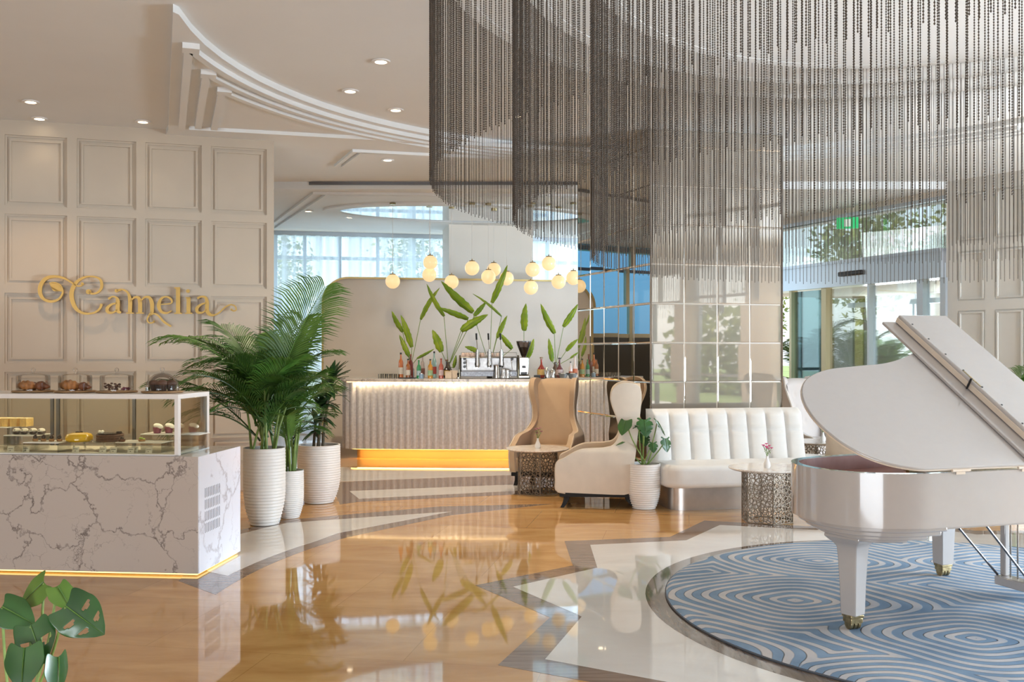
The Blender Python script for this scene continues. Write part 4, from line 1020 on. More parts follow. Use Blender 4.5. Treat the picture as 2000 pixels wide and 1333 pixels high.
for k, px in enumerate((33, 48, 65, 81)):
    t = sweet('eclair', 'small dark eclair topped with cream, '+('leftmost of four', 'second from the left of four', 'third from the left of four', 'rightmost of four')[k], 'eclair', 'cream-topped eclairs', px, .26, .132)
    b = MB(); b.sphere(.026, (0, 0, .014), 14, 8, (1.1, 1.7, .62)); b.build('pastry', choc, t)
    b = MB(); b.sphere(.024, (0, 0, .030), 14, 8, (1, 1.5, .75)); b.build('cream', cr, t)
    b = MB(); b.sphere(.009, (0, -.030, .034), 10, 6, (1, .6, .6)); b.build('chocolate_drop', choc, t)
for k, px in enumerate((69, 85, 101, 116)):
    t = sweet('chocolate_bite', 'round chocolate bite on a nut base, '+('leftmost of four', 'second from the left of four', 'third from the left of four', 'rightmost of four')[k], 'chocolate', 'chocolate bites', px, .13, .092)
    b = MB(); b.lathe([(1e-5, 0), (.018, 0), (.021, .008), (.018, .018), (1e-5, .02)], 14, cap=False); b.build('nut_base', nut, t)
    b = MB(); b.sphere(.016, (0, 0, .03), 12, 8); b.build('truffle', choc, t)
    b = MB(); b.tube([(-.008, 0, .044), (.006, 0, .050), (.012, 0, .044)], .003, 5); b.build('curl', choc2, t)
def cake_stand(px, y, label):
    t = sweet('glass_cake_stand', label, 'cake stand', 'clear cake stands', px, y, .016)
    b = MB(); b.lathe([(.10, .0), (.10, .006), (.05, .01), (.045, .055), (.108, .06), (.110, .067), (1e-5, .067)], 32, cap=False); b.build('pedestal', acr, t); return t
cake_stand(155, .22, 'clear cake stand under the yellow cake'); cake_stand(215, .26, 'clear cake stand under the chocolate cake')
t = sweet('yellow_cake', 'round glossy yellow glazed cake on a clear stand in the pastry case', 'cake', None, 155, .22, .085)
b = MB(); b.lathe([(1e-5, 0), (.088, 0), (.100, .012), (.101, .035), (.088, .056), (.06, .066), (1e-5, .068)], 40, cap=False); b.build('glazed_body', mat('yellow mirror glaze', (.86, .52, .01), .12, coat=.8), t)
b = MB()
for k in range(5): b.sphere(.006, (.02*math.cos(k*1.3), .02*math.sin(k*1.3), .072), 8, 6, (1.8, 1, .8))
b.build('chocolate_garnish', choc, t)
t = sweet('chocolate_cake', 'round layered chocolate cake with cream swirls beside the yellow cake', 'cake', None, 215, .26, .085)
b = MB(); b.lathe([(1e-5, 0), (.098, 0), (.102, .01), (.098, .018), (.103, .026), (.098, .034), (.102, .046), (.097, .055), (1e-5, .056)], 40, cap=False); b.build('layers', choc2, t)
b = MB(); b.lathe([(1e-5, .056), (.085, .056), (.09, .062), (1e-5, .064)], 40, cap=False); b.build('glaze', choc, t)
b = MB()
for x, y in ((-.085, 0), (-.065, .01), (-.05, -.03)): b.sphere(.012, (x, y, .070), 10, 8)
b.build('cream_swirls', cr, t)
b = MB(); b.box(.06, .09, -.02, .01, .064, .075); b.build('chocolate_shards', choc, t, bevel=.002)
t = sweet('small_chocolate_tart', 'small dark chocolate tart low right of the chocolate cake', 'tart', None, 238, .12, .095)
b = MB(); b.lathe([(1e-5, 0), (.022, 0), (.027, .014), (.024, .02), (1e-5, .018)], 16, cap=False); b.build('tart_shell', choc2, t)
b = MB(); b.sphere(.014, (0, 0, .022), 10, 6); b.build('topping', choc, t)
t = sweet('green_tart', 'small tart with green herb garnish on the low acrylic riser', 'tart', None, 277, .20, .092)
b = MB(); b.lathe([(1e-5, 0), (.024, 0), (.028, .012), (1e-5, .012)], 16, cap=False); b.build('tart_shell', nut, t)
b = MB()
for k in range(9): b.sphere(.008, (.016*math.cos(k*2.2), .014*math.sin(k*2.2), .016+.004*(k % 3)), 8, 5, (1.2, 1, .8))
b.build('green_garnish', mat('green herbs', (.35, .5, .06), .5), t)
pur = mat('purple berry cup', (.20, .05, .07), .5, noise=.2, nscale=50)
for k, (px, y) in enumerate(((307, .33), (330, .37), (349, .41), (377, .40))):
    t = sweet('berry_cup', 'purple berry cup topped with a cream oval, '+('leftmost of four', 'second from the left of four', 'third, half behind the frame post', 'rightmost, behind the end glass')[k], 'dessert cup', 'purple berry cups with cream', px, y, .142)
    b = MB(); b.lathe([(1e-5, 0), (.026, 0), (.033, .045), (.030, .047), (1e-5, .044)], 10, cap=False); b.build('cup', pur, t, flat=True)
    b = MB(); b.sphere(.031, (-.006, 0, .055), 16, 10, (1.25, .95, .62), T(0, 0, 0, ry=.28)); b.build('cream', cr, t)
for k, (px, y) in enumerate(((20, .05), (50, .055), (147, .055), (200, .06), (221, .05), (255, .055), (290, .055), (262, .10))):
    t = sweet('price_card', 'small white price card on the case floor, number '+str(k+1)+' from the left', 'price card', 'price cards in the pastry case', px, y, .016)
    t['label'] = 'small white price card at the case front, '+('below the sponge slices', 'below the chocolate bites', 'below the yellow cake', 'below the chocolate cake, left one', 'below the chocolate cake, right one', 'below the green tart', 'below the purple berry cups', 'set back behind the front row')[k]
    b = MB(); b.add([(-.027, 0, 0), (.027, 0, 0), (.027, .012, .042), (-.027, .012, .042)], [(0, 1, 2, 3)]); b.build('card', mat('card paper', (.82, .78, .62), .6), t, solid=.001)
    b = MB(); b.add([(-.006+dx, -.0022+.0018, .009) for dx in (0, .009)]+[(-.006+dx, .0012, .013) for dx in (.009, 0)], [(0, 1, 2, 3)])
    b.add([(-.018, .004, .024), (.018, .004, .024), (.018, .0046, .027), (-.018, .0046, .027)], [(0, 1, 2, 3)]); b.build('print', M['black_wood'], t)
# cloches with pastries on boards along the case top
wood = mat('light wood board', (.34, .20, .09), .5, noise=.25, nscale=12)
bake = mat('golden baked crust', (.42, .17, .045), .5, noise=.45, nscale=25); bakd = mat('glazed brown crust', (.22, .075, .03), .35, noise=.4, nscale=25)
ztop = chh+.002
def croissant(px, y, z, rz, sc_, label, m, name='croissant'):
    t = sweet(name, label, 'pastry', 'pastries under the glass cloches', px, y, z); t.rotation_euler = (0, 0, cang+rz); t.scale = (sc_,)*3
    b = MB(); n = 26; path = []; rad = []
    for i in range(n+1):
        a = -1.25+2.5*i/n; path.append((.055*math.sin(a), .05*(1-math.cos(a)), .026+.004*math.cos(a*2))); rad.append((.006+.024*math.cos(a*1.15)**1.3 if abs(a*1.15) < 1.5 else .006)*(1+.10*math.sin(i*PI/2.2)))
    b.tube(path, rad, 14); b.build('crust', m, t, sharp=80); return t
def dome(px, y, rnd_, label):
    t = sweet('glass_cloche', label, 'cloche', 'glass cloches on the pastry case', px, y, ztop+.014)
    b = MB()
    if rnd_: prof = [(.122, 0), (.124, .02), (.118, .06), (.095, .10), (.055, .128), (.012, .138)]; kz = .138
    else: prof = [(.122, 0), (.122, .108), (.117, .118), (.06, .128), (.012, .132)]; kz = .132
    b.lathe(prof, 48, cap=False); b.build('glass_bell', M['cloche_glass'], t)
    b = MB(); b.lathe([(.008, kz-.002), (.007, kz+.010), (.013, kz+.018), (.017, kz+.028), (.012, kz+.040), (1e-5, kz+.044)], 20, cap=False); b.build('knob', M['cloche_glass'], t)
    return t
M['cloche_glass'] = glass('cloche glass', (.985, .985, .98), .7, 1.4)
CL = ((65, 'leftmost, over croissants'), (147, 'second from the left, over croissants'), (228, 'third from the left, over chocolate clusters'))
for k, px in enumerate((65, 147, 228, 317)):
    t = sweet('serving_board', 'round wooden board under the '+('leftmost', 'second', 'third', 'rounded rightmost')[k]+' glass cloche', 'serving board', 'wooden boards on the pastry case', px, .30, ztop)
    b = MB(); b.lathe([(1e-5, 0), (.148, 0), (.155, .005), (.155, .010), (.150, .013), (1e-5, .0125)], 48, cap=False); b.build('board', wood, t)
for px, l in CL: dome(px, .30, False, 'straight sided glass cloche with a knob, '+l)
dome(317, .30, True, 'rounded glass dome over dark muffins, rightmost on the case')
zp = ztop+.015
for k, (px, dy, rz, sc_, m, l) in enumerate(((52, 0, .3, 1.25, bake, 'golden croissant at the left under the leftmost cloche'), (80, -.01, -.5, 1.15, bakd, 'darker croissant at the right under the leftmost cloche'), (66, .06, 1.7, 1.0, bakd, 'croissant at the back under the leftmost cloche'),
        (135, 0, .2, 1.35, bake, 'large golden croissant under the second cloche'), (163, -.01, -.6, 1.05, bakd, 'ridged pastry at the right under the second cloche'), (148, .06, 1.5, .9, bake, 'croissant at the back under the second cloche'))):
    croissant(px, .30+dy, zp, rz, sc_, l, m)
for k, (px, dy, l) in enumerate(((214, 0, 'dark chocolate cluster at the left under the third cloche'), (226, -.02, 'dark chocolate cluster in the middle of the third cloche'), (244, 0, 'reddish berry cluster at the right under the third cloche'))):
    t = sweet('chocolate_cluster', l, 'pastry', 'clusters under the third cloche', px, .30+dy, zp); b = MB(); rnd = random.Random(k)
    for _ in range(16): 
        a = rnd.random()*6.28; r_ = rnd.random()*.035; b.sphere(.009, (r_*math.cos(a), r_*math.sin(a), .009+rnd.random()*(.045 if k < 2 else .012)), 8, 5, (1.4, .8, .8))
    b.build('pieces', choc2 if k < 2 else pur, t)
for k, (px, dy, l) in enumerate(((302, -.01, 'left'), (318, -.03, 'front middle'), (334, 0, 'right'), (317, .07, 'rear'))):
    t = sweet('muffin', 'dark chocolate muffin under the rounded dome, '+l+' one', 'muffin', 'muffins under the rounded dome', px, .30+dy, zp)
    b = MB(); n = 20; prof = [(.026, 0), (.036, .05)]
    vs = []; fs = []
    for r_, z in ((.025, 0), (.038, .055)):
        for q in range(n*2): rr_ = r_*(1 if q % 2 else .93); vs.append((rr_*math.cos(PI*q/n), rr_*math.sin(PI*q/n), z))
    for q in range(2*n): fs.append((q, (q+1) % (2*n), 2*n+(q+1) % (2*n), 2*n+q))
    fs.append(tuple(range(2*n))[::-1]); b.add(vs, fs); b.build('paper_case', choc, t, flat=True)
    b = MB(); b.sphere(.041, (0, 0, .058), 16, 10, (1, 1, .62)); b.build('crumb_top', choc2, t)
# ================================================================== WALL SIGN
SO = WA; sgn = thing('wall_sign', 'gold lettered Camelia sign with curling flourishes on the panelled wall', 'sign', (0, 0, 0))
WN = Vector((WW.y, -WW.x))                                        # out of the wall, toward the room
def sg(u, v): 
    px, py = 50+u/4.651, 520+v/4.651
    A = WA+WN*.05; s = onl(px, A, WW); P = A+WW*s; return Vector((s, EYE-(py-HOR)*P.y/F, 0))
def stroke(pts, wid, b, n=8, d=.012):
    P = catmull([sg(u, v) for u, v in pts], n); N_ = len(P); K = len(wid)
    vs = []; fs = []
    for i, p in enumerate(P):
        f = i/(N_-1)*(K-1); k = min(int(f), K-2); w = wid[k]+(wid[k+1]-wid[k])*(f-k); w *= .5*.00128
        t_ = (P[min(i+1, N_-1)]-P[max(i-1, 0)]).normalized(); q = Vector((-t_.y, t_.x, 0))*w
        for a, y in ((-1, -d), (1, -d), (1, d), (-1, d)):
            r_ = p+q*a; vs.append((r_.x, y, r_.y))
    for i in range(N_-1):
        for j in range(4): fs.append((i*4+j, i*4+(j+1) % 4, i*4+4+(j+1) % 4, i*4+4+j))
    fs += [(3, 2, 1, 0), tuple((N_-1)*4+k for k in range(4))]
    b.add(vs, fs)
def ball(u, v, r, b, d=.012):
    c = sg(u, v); n = 18; r *= .00128
    b.add([(c.x+r*math.cos(2*PI*k/n), y, c.y+r*math.sin(2*PI*k/n)) for y in (-d, d) for k in range(n)], [tuple(range(n)), tuple(range(2*n-1, n-1, -1))]+[(k, n+k, n+(k+1) % n, (k+1) % n) for k in range(n)])
def letter(name, strokes, balls=()):
    b = MB()
    for s in strokes: stroke(s[0], s[1], b)
    for q in balls: ball(*q, b)
    return b.build(name, M['sign_gold'], sgn, flat=True)
letter('flourish', [([(519, 165), (505, 180), (470, 181), (425, 155), (350, 112), (262, 95), (185, 115), (138, 175), (134, 250), (172, 305), (240, 322), (305, 298), (338, 240), (322, 183), (282, 155), (232, 150)], (10, 12, 14, 20, 30, 34, 24, 20, 14, 12, 12))], [(516, 162, 13)])
letter('bud', [([(215, 148), (255, 178), (300, 205), (330, 232)], (2, 56, 62, 4)), ([(232, 185), (262, 215), (310, 228)], (2, 26, 4))])
letter('letter_c', [([(575, 232), (605, 252), (655, 240), (690, 195), (683, 130), (635, 100), (560, 97), (490, 125), (440, 180), (418, 250), (430, 330), (470, 400), (540, 432), (620, 425), (672, 390), (692, 345)], (24, 14, 20, 26, 16, 14, 22, 34, 36, 34, 22, 16, 18, 22))], [(572, 234, 22)])
letter('letter_a', [([(752, 300), (785, 280), (822, 285), (838, 320), (838, 405), (868, 425)], (18, 14, 16, 34, 34, 16)), ([(832, 335), (780, 350), (742, 385), (752, 420), (795, 422), (836, 395)], (12, 18, 30, 26, 16, 12))])
letter('letter_m', [([(830, 225), (880, 214), (930, 245), (950, 320), (948, 422)], (24, 14, 18, 34, 34)), ([(950, 325), (985, 288), (1022, 288), (1040, 330), (1040, 422)], (8, 16, 26, 34, 34)), ([(1042, 325), (1080, 286), (1125, 288), (1148, 340), (1148, 425)], (8, 16, 26, 34, 30)),
    ([(1148, 420), (1118, 455), (1105, 490), (1125, 517), (1160, 512), (1168, 500)], (26, 14, 12, 12, 12, 12)), ([(1120, 452), (1165, 434), (1205, 450), (1255, 505), (1322, 550)], (8, 12, 16, 20, 16)), ([(915, 428), (985, 428)], (10, 10)), ([(1005, 428), (1075, 428)], (10, 10))], [(826, 226, 16), (1166, 503, 9)])
letter('letter_e', [([(1222, 350), (1322, 338), (1318, 298), (1275, 280), (1230, 300), (1210, 360), (1230, 412), (1280, 428), (1328, 405)], (8, 12, 20, 14, 22, 34, 26, 16, 8))])
letter('letter_l', [([(1385, 205), (1385, 425)], (36, 36)), ([(1352, 200), (1404, 200)], (12, 16)), ([(1350, 430), (1422, 430)], (10, 10))])
letter('letter_i', [([(1480, 288), (1480, 425)], (34, 34)), ([(1452, 288), (1495, 288)], (10, 12)), ([(1448, 430), (1515, 430)], (10, 10))], [(1475, 228, 17)])
letter('final_a', [([(1560, 295), (1598, 278), (1635, 288), (1648, 330), (1650, 410), (1690, 447), (1750, 430), (1808, 378), (1860, 352), (1902, 365), (1912, 398), (1888, 408), (1868, 396)], (20, 16, 26, 34, 34, 16, 12, 12, 12, 12, 12, 12)), ([(1640, 335), (1590, 352), (1556, 388), (1568, 422), (1612, 420), (1644, 392)], (12, 18, 30, 26, 14, 10))], [(1870, 396, 10)])
b = MB()
for u, v in ((240, 322), (560, 97), (560, 432), (838, 350), (948, 350), (1040, 350), (1210, 360), (1385, 300), (1480, 350), (1650, 370)):
    c = sg(u, v); b.tube([(c.x, .0, c.y), (c.x, .07, c.y)], .004, 6)
b.build('standoffs', M['gold'], sgn)
sgn.location = ((WA+WN*.05).x, (WA+WN*.05).y, 0); sgn.rotation_euler = (0, 0, math.atan2(WW.y, WW.x))

# ================================================================== PALMS AND POTS
def frond(length, droop, nl, wid, seed, m, twist=0, leaf=.34, name='frond', parent=None, cane=None, lift=70, bend=75):
    """a feather frond starting at the origin, heading +X; lift = start elevation (deg), bend = total turn downward"""
    rnd = random.Random(seed); n = 22; p = Vector((0, 0, 0)); e = math.radians(lift); P = [p.copy()]; D = []
    for i in range(n):
        f = i/n; ee = e-math.radians(bend)*f**1.5; d = Vector((math.cos(ee), 0, math.sin(ee))); P.append(P[-1]+d*length/n); D.append(d)
    b = MB(); b.tube(P, [.008*(1-.8*i/n)+.0015 for i in range(n+1)], 5)
    b.cur = 0
    vs = []; fs = []
    for k in range(nl):
        f = .22+.78*(k+.5)/nl; i = min(int(f*n), n-1); base = P[i]+(P[i+1]-P[i])*(f*n-i); d = D[i]
        L_ = leaf*(math.sin(PI*min(1, (f-.12)/.9))**.6+.15)*rnd.uniform(.88, 1.08)
        up = Vector((-d.z, 0, d.x))
        for sgn_ in (-1, 1):
            side = Vector((0, sgn_, 0)); dirn = (side*.72+d*(.55+.4*f)+up*.28).normalized(); w = wid*rnd.uniform(.85, 1.1)
            q = [base.copy()]; dd = dirn.copy(); 
            for s_ in range(4): q.append(q[-1]+dd*L_/4); dd = (dd+Vector((0, 0, -.12-.16*droop*s_))).normalized()
            wv = d*.9+up*.2; wv.normalize(); i0 = len(vs)
            for s_, (pp, ww) in enumerate(zip(q, (.35, 1, .95, .6, .05))): vs += [tuple(pp-wv*w*ww/2), tuple(pp+wv*w*ww/2)]
            for s_ in range(4): fs.append((i0+2*s_, i0+2*s_+1, i0+2*s_+3, i0+2*s_+2))
    b.add(vs, fs)
    return b
def pot(parent, r, h, m=None, bot=.62, ribs=24):
    b = MB(); prof = [(1e-5, 0), (r*bot, 0)]
    n = ribs
    for i in range(n+1):
        f = i/n; rr_ = r*(bot+(1-bot)*min(1, math.sin(min(1, (f+.03)*2.0)*PI/2)**.75))
        rr_ -= r*.03*max(0, f-.7); prof.append((rr_, h*(.01+.985*f))); 
        if i < n: prof.append((rr_-.004, h*(.01+.985*(f+.72/n))))
    prof += [(r*.985, h), (r*.92, h), (r*.90, h*.93), (1e-5, h*.93)]
    b.lathe(prof, 48, cap=False); o = b.build('pot', M['pot'], parent, sharp=25)
    b = MB(); b.lathe([(r*.90, h*.93+.003), (r*.5, h*.945), (1e-5, h*.95)], 24, cap=False); b.build('soil', M['soil'], parent); return o
def palm(label, x, y, r, h, fronds, canes, grp='potted palms', name='potted_palm', m=None, potm=True, base=0):
    t = thing(name, label, 'potted palm', (x, y, base), 0, grp)
    if potm: pot(t, r, h)
    for k, (cx, cy, lx, ly, hh) in enumerate(canes):
        b = MB(); b.tube([(cx, cy, h*.93), (cx+lx*.4, cy+ly*.4, h+hh*.5), (cx+lx, cy+ly, h+hh)], [.013, .011, .008], 7); b.build('cane', M['cane'], t)
    for k, (az, L_, lift, bend, z0, ox, oy, lf, roll) in enumerate(fronds):
        mb = frond(L_, 1.0, int(22+13*L_), .015*(.8+.4*L_), 100+k, None, leaf=lf, lift=lift, bend=bend)
        o = mb.build('frond', (m or (M['palm'] if k % 3 else M['palm_light'])), t, flat=True)
        o.location = (ox, oy, z0); o.rotation_euler = (math.radians(roll), 0, math.radians(az))
    return t
PX, PY = gp(507, 1031)[:2]
rnd = random.Random(3)
fr = [(80, 1.36, 84, 34, 1.10, .03, 0, .44, 19), (148, 1.12, 72, 52, 1.05, -.02, .02, .40, 4), (75, 1.1, 82, 40, 1.0, .05, .03, .40, 8), (172, 1.30, 64, 78, 1.05, -.03, 0, .40, 0), (178, 1.25, 48, 60, .80, -.03, -.04, .36, 8), (188, .95, 45, 115, .82, -.04, -.05, .34, 0),
      (150, 1.35, 62, 70, 1.0, 0, .03, .38, 0), (30, .95, 70, 70, 1.0, .04, .05, .36, 0), (60, .95, 76, 60, 1.0, .03, .04, .36, 0), (100, .95, 78, 50, 1.0, 0, .04, .40, -10)]
for k in range(24):
    az_ = rnd.uniform(0, 360)
    fr.append((az_, rnd.uniform(.8, 1.12)*(.72 if math.cos(math.radians(az_)) > .25 else 1), rnd.uniform(50, 80), rnd.uniform(55, 105), rnd.uniform(.72, 1.12), rnd.uniform(-.08, .08), rnd.uniform(-.08, .08), rnd.uniform(.30, .38), rnd.uniform(-15, 15)))
cn = [(rnd.uniform(-.12, .12), rnd.uniform(-.12, .12), rnd.uniform(-.12, .12), rnd.uniform(-.1, .1), rnd.uniform(.3, .62)) for _ in range(16)]
palm('tallest potted palm in a ribbed white pot beside the marble counter', PX, PY+.18, .20, .735, fr, cn)
PX, PY = gp(561, 1016)[:2]
fr = []
for k in range(20):
    az_ = rnd.uniform(0, 360)
    fr.append((az_, rnd.uniform(.6, .95)*(.7 if math.cos(math.radians(az_)) > .2 else 1), rnd.uniform(60, 86), rnd.uniform(55, 105), rnd.uniform(.6, 1.05), rnd.uniform(-.05, .05), rnd.uniform(-.05, .05), rnd.uniform(.26, .36), rnd.uniform(-12, 12)))
fr += [(120, .95, 80, 50, 1.0, .02, .02, .30, 0), (60, 1.0, 84, 40, 1.05, .0, .03, .28, 0)]
cn = [(rnd.uniform(-.06, .06), rnd.uniform(-.06, .06), rnd.uniform(-.07, .07), rnd.uniform(-.06, .06), rnd.uniform(.35, .6)) for _ in range(11)]
palm('slender potted palm in the smallest white pot, between the two larger pots', PX, PY+.13, .135, .475, fr, cn, m=None)
# dracaena in the third pot
PX, PY = gp(616, 987)[:2]
t = thing('potted_dracaena', 'dark leaved dracaena on bare stems in the rear white pot', 'potted plant', (PX, PY+.19, 0)); pot(t, .235, .635)
def rosette(c, n, L_, seed):
    rnd = random.Random(seed); b = MB()
    for k in range(n):
        az = k*2.4; el = math.radians(rnd.uniform(-25, 62)); d = Vector((math.cos(az)*math.cos(el), math.sin(az)*math.cos(el), math.sin(el))); w = d.cross(Vector((0, 0, 1))).normalized()*.031
        q = Vector(c)+Vector((0, 0, .10*(math.sin(el)))); dd = d.copy(); vs = []
        l_ = L_*rnd.uniform(.8, 1.1)
        for s_, ww in enumerate((.5, 1, .9, .6, .05)):
            vs += [tuple(q-w*ww), tuple(q+Vector((0, 0, -.006))), tuple(q+w*ww)]; q = q+dd*l_/4; dd = (dd+Vector((0, 0, -.13))).normalized()
        b.add(vs, [(3*s_+j, 3*s_+j+1, 3*s_+j+4, 3*s_+j+3) for s_ in range(4) for j in (0, 1)])
    return b
for (x, y, z, tx, n, L_) in ((.04, 0, 1.28, .13, 46, .27), (-.02, .04, .98, .02, 34, .22), (.0, -.03, 1.12, .10, 30, .22), (-.06, 0, .82, -.03, 24, .2)):
    b = MB(); b.tube([(x, y, .58), (x+.02, y, .85), (tx, y, z)], [.016, .014, .012], 8); b.build('stem', M['trunk'], t)
    rosette((tx, y, z), n, L_, int(z*100)).build('leaf_rosette', M['dracaena'], t, flat=True)
# right palm by the panelled wall
fr = [(rnd.uniform(0, 360), rnd.uniform(.6, .95), rnd.uniform(55, 85), rnd.uniform(50, 95), rnd.uniform(.55, .85), 0, 0, .28, 0) for _ in range(20)]
palm('potted palm at the right edge behind the piano, against the panelled wall', 6.15, 12.0, .2, .55, fr, [(.03, 0, .1, 0, .4), (-.04, 0, -.1, 0, .4), (0, .05, 0, .1, .4)], m=M['palm_light'])
# palms outside the doors
def outp(x, y, s, label, seed):
    rnd = random.Random(seed)
    fr = [(rnd.uniform(0, 360), rnd.uniform(1.0, 1.6), rnd.uniform(55, 85), rnd.uniform(50, 100), rnd.uniform(.5, 1.3), rnd.uniform(-.15, .15), rnd.uniform(-.15, .15), .4, 0) for _ in range(20)]
    t = palm(label, x, y, .25, .5, fr, [(rnd.uniform(-.1, .1), rnd.uniform(-.1, .1), 0, 0, .8) for _ in range(6)], grp='palms beyond the entrance glass'); t.scale = (s, s, s); return t
for px, Y, s, l, sd in ((1660, 18.6, 1.0, 'dense potted palm outside the glass, left of the thin door post', 1), (1725, 19.4, .85, 'brighter potted palm outside the glass, right of the thin door post', 2), (1590, 19.3, 1.0, 'potted palm behind the teal glass panel', 3)):
    p = at(px, 688, Y); outp(p.x, p.y, s, l, sd)
p = at(1836, 688, 22); t = thing('palm_tree', 'thick ringed palm trunk outside, at the right end of the entrance glass', 'palm tree', (p.x, p.y, -.04))
b = MB(); b.lathe([(.22, 0)]+[(.17+.012*(k % 2), .1+.12*k) for k in range(26)]+[(.1, 3.4)], 18); b.build('trunk', mat('palm trunk', (.45, .36, .28), .9, noise=.2, nscale=12), t)
for k in range(16):
    o = frond(2.0, 1, 44, .045, 300+k, None, leaf=.55, lift=rnd.uniform(20, 75), bend=100).build('frond', M['palm'], t, flat=True); o.location = (0, 0, 3.35); o.rotation_euler = (0, 0, k*.9)
# ---------------------------------------------------------------- monsteras
def mleaf(size, cuts=4, seed=0, holes=True):
    """heart leaf in local XY, stalk joint at the origin, tip toward -Y"""
    rnd = random.Random(seed); b = MB(); n = 48; half = []
    for i in range(n+1):
        f = i/n; a = PI*f                                             # 0 at the top notch, 1 at the tip
        r_ = .5*(math.sin(a*.94+.06)**.55)*(1-.30*f**3)+.001
        x = r_*(1.02-.25*f); y = .20*math.sin(PI*min(1, f*3.2))-.86*f**1.35 if f > 0 else 0
        half.append([x, y])
    half[0] = [0, 0]; half[-1] = [0, -.92]
    out = []
    for sgn_ in (-1, 1):
        rows = []
        for i, (x, y) in enumerate(half):
            f = i/n; cut = 0
            if cuts > 0 and .22 < f < .92:
                ph = (f-.22)/.70*cuts; fr_ = ph % 1
                if fr_ < .22: cut = .46*math.sin(PI*fr_/.22)**.8
            xx = x*(1-cut)
            my = -.92*f**1.1                                           # midrib point
            row = []
            for s_ in range(9):
                v = s_/8; px_ = xx*v; py_ = my+(y-my)*v
                z = -.28*px_*px_-.10*py_*py_+.015*math.sin(f*cuts*6.28)*v
                row.append((sgn_*px_*size, py_*size, z*size))
            rows.append(row)
        vs = [p for r_ in rows for p in r_]; fs = []
        for i in range(n):
            for s_ in range(8):
                f_ = (i*9+s_, i*9+s_+1, i*9+s_+10, i*9+s_+9)
                if cuts < 0 and 2 <= s_ <= 5:
                    ph = ((i/n)-.25)/.62*-cuts
                    if 0 < ph < -cuts and .3 < ph % 1 < (.62 if s_ in (3, 4) else .5): continue
                fs.append(f_ if sgn_ < 0 else f_[::-1])
        b.add(vs, fs)
    return b
def monstera(label, loc, leaves, stems_from, s=1, potdim=None, name='potted_monstera'):
    t = thing(name, label, 'potted plant', loc)
    if potdim: pot(t, potdim[0], potdim[1], bot=.66, ribs=20)
    for k, (x, y, z, size, rx, ry, rz, cuts, lm, *roll) in enumerate(leaves):
        P = Vector((x, y, z)); o0 = Vector(stems_from); o0 = o0+Vector((.03*math.cos(k*2.1), .03*math.sin(k*2.1), 0))
        R_ = Matrix.Translation(P) @ Matrix.Rotation(math.radians(rz), 4, 'Z') @ Matrix.Rotation(math.radians(rx), 4, 'X') @ Matrix.Rotation(math.radians(ry), 4, 'Y') @ Matrix.Rotation(math.radians(roll[0] if roll else 0), 4, 'Z')
        lf = mleaf(size, cuts, k); lf.v = [tuple(R_ @ Vector(v)) for v in lf.v]
        o = lf.build('leaf', M[lm], t, sharp=80, solid=.0012, subd=1)
        mid = (o0+P)/2+Vector(((P.x-o0.x)*.18, (P.y-o0.y)*.18, -.0))+Vector((0, 0, abs(P.x-o0.x)*.15))
        b = MB(); b.tube(catmull([o0, mid, P-Vector((0, 0, .004))], 8), .0055*s+.001, 7); b.build('leaf_stem', M['stem'], o)
        b = MB(); rib = [R_ @ Vector((0, -.92*size*f, .004-.10*.85*f*f*size)) for f in (0, .3, .6, .95)]; b.tube(rib, [.0035*s, .003*s, .002*s, .001*s], 5); b.build('midrib', M['palm_light'], o)
    return t
x, y = gp(1262, 998)[:2]; y += .16
monstera('potted monstera in a ribbed white pot at the left end of the banquette', (x, y, 0),
    [(-.20, -.06, .93, .19, 55, 0, -35, 0, 'monstera'), (-.01, -.10, .94, .21, 62, 0, 8, 3, 'monstera'), (.14, .0, .92, .20, 50, 25, 45, 3, 'monstera'), (.22, -.05, .74, .16, 72, 10, 20, 2, 'monstera'),
     (-.22, 0, .70, .10, 20, 0, -80, 0, 'monstera'), (.0, .08, .78, .17, 60, 0, 150, 3, 'monstera'), (.08, -.1, .70, .12, 65, 0, 0, 2, 'monstera'), (-.05, .05, .86, .16, 45, 0, 200, 3, 'monstera')],
    (0, 0, .45), potdim=(.175, .475))
def fg(px, py, Y): p = at(px, py, Y); return (p.x+1.72, p.y-3.5, p.z)
lv = [(*fg(86, 1138, 3.55), .14, 62, -10, -15, 0, 'monstera_light', -45), (*fg(112, 1146, 3.52), .11, 55, 15, 25, 0, 'monstera_light', 30), (*fg(128, 1184, 3.42), .185, 68, 0, 12, -2, 'monstera', 52),
      (*fg(60, 1222, 3.4), .155, 68, 0, 12, -1, 'monstera', 22), (*fg(48, 1266, 3.3), .150, 66, 0, 4, 0, 'monstera', 4), (*fg(4, 1186, 3.45), .14, 60, 0, 25, 0, 'monstera', 55), (*fg(113, 1284, 3.3), .14, 70, 62, 15, 0, 'monstera', 10), (*fg(-40, 1250, 3.6), .16, 40, 0, -60, 3, 'monstera')]
monstera('leafy monstera in the lower left corner, its pot below the frame', (-1.72, 3.5, 0), lv, (-.02, -.05, .30), s=.7, potdim=(.15, .33), name='potted_monstera')
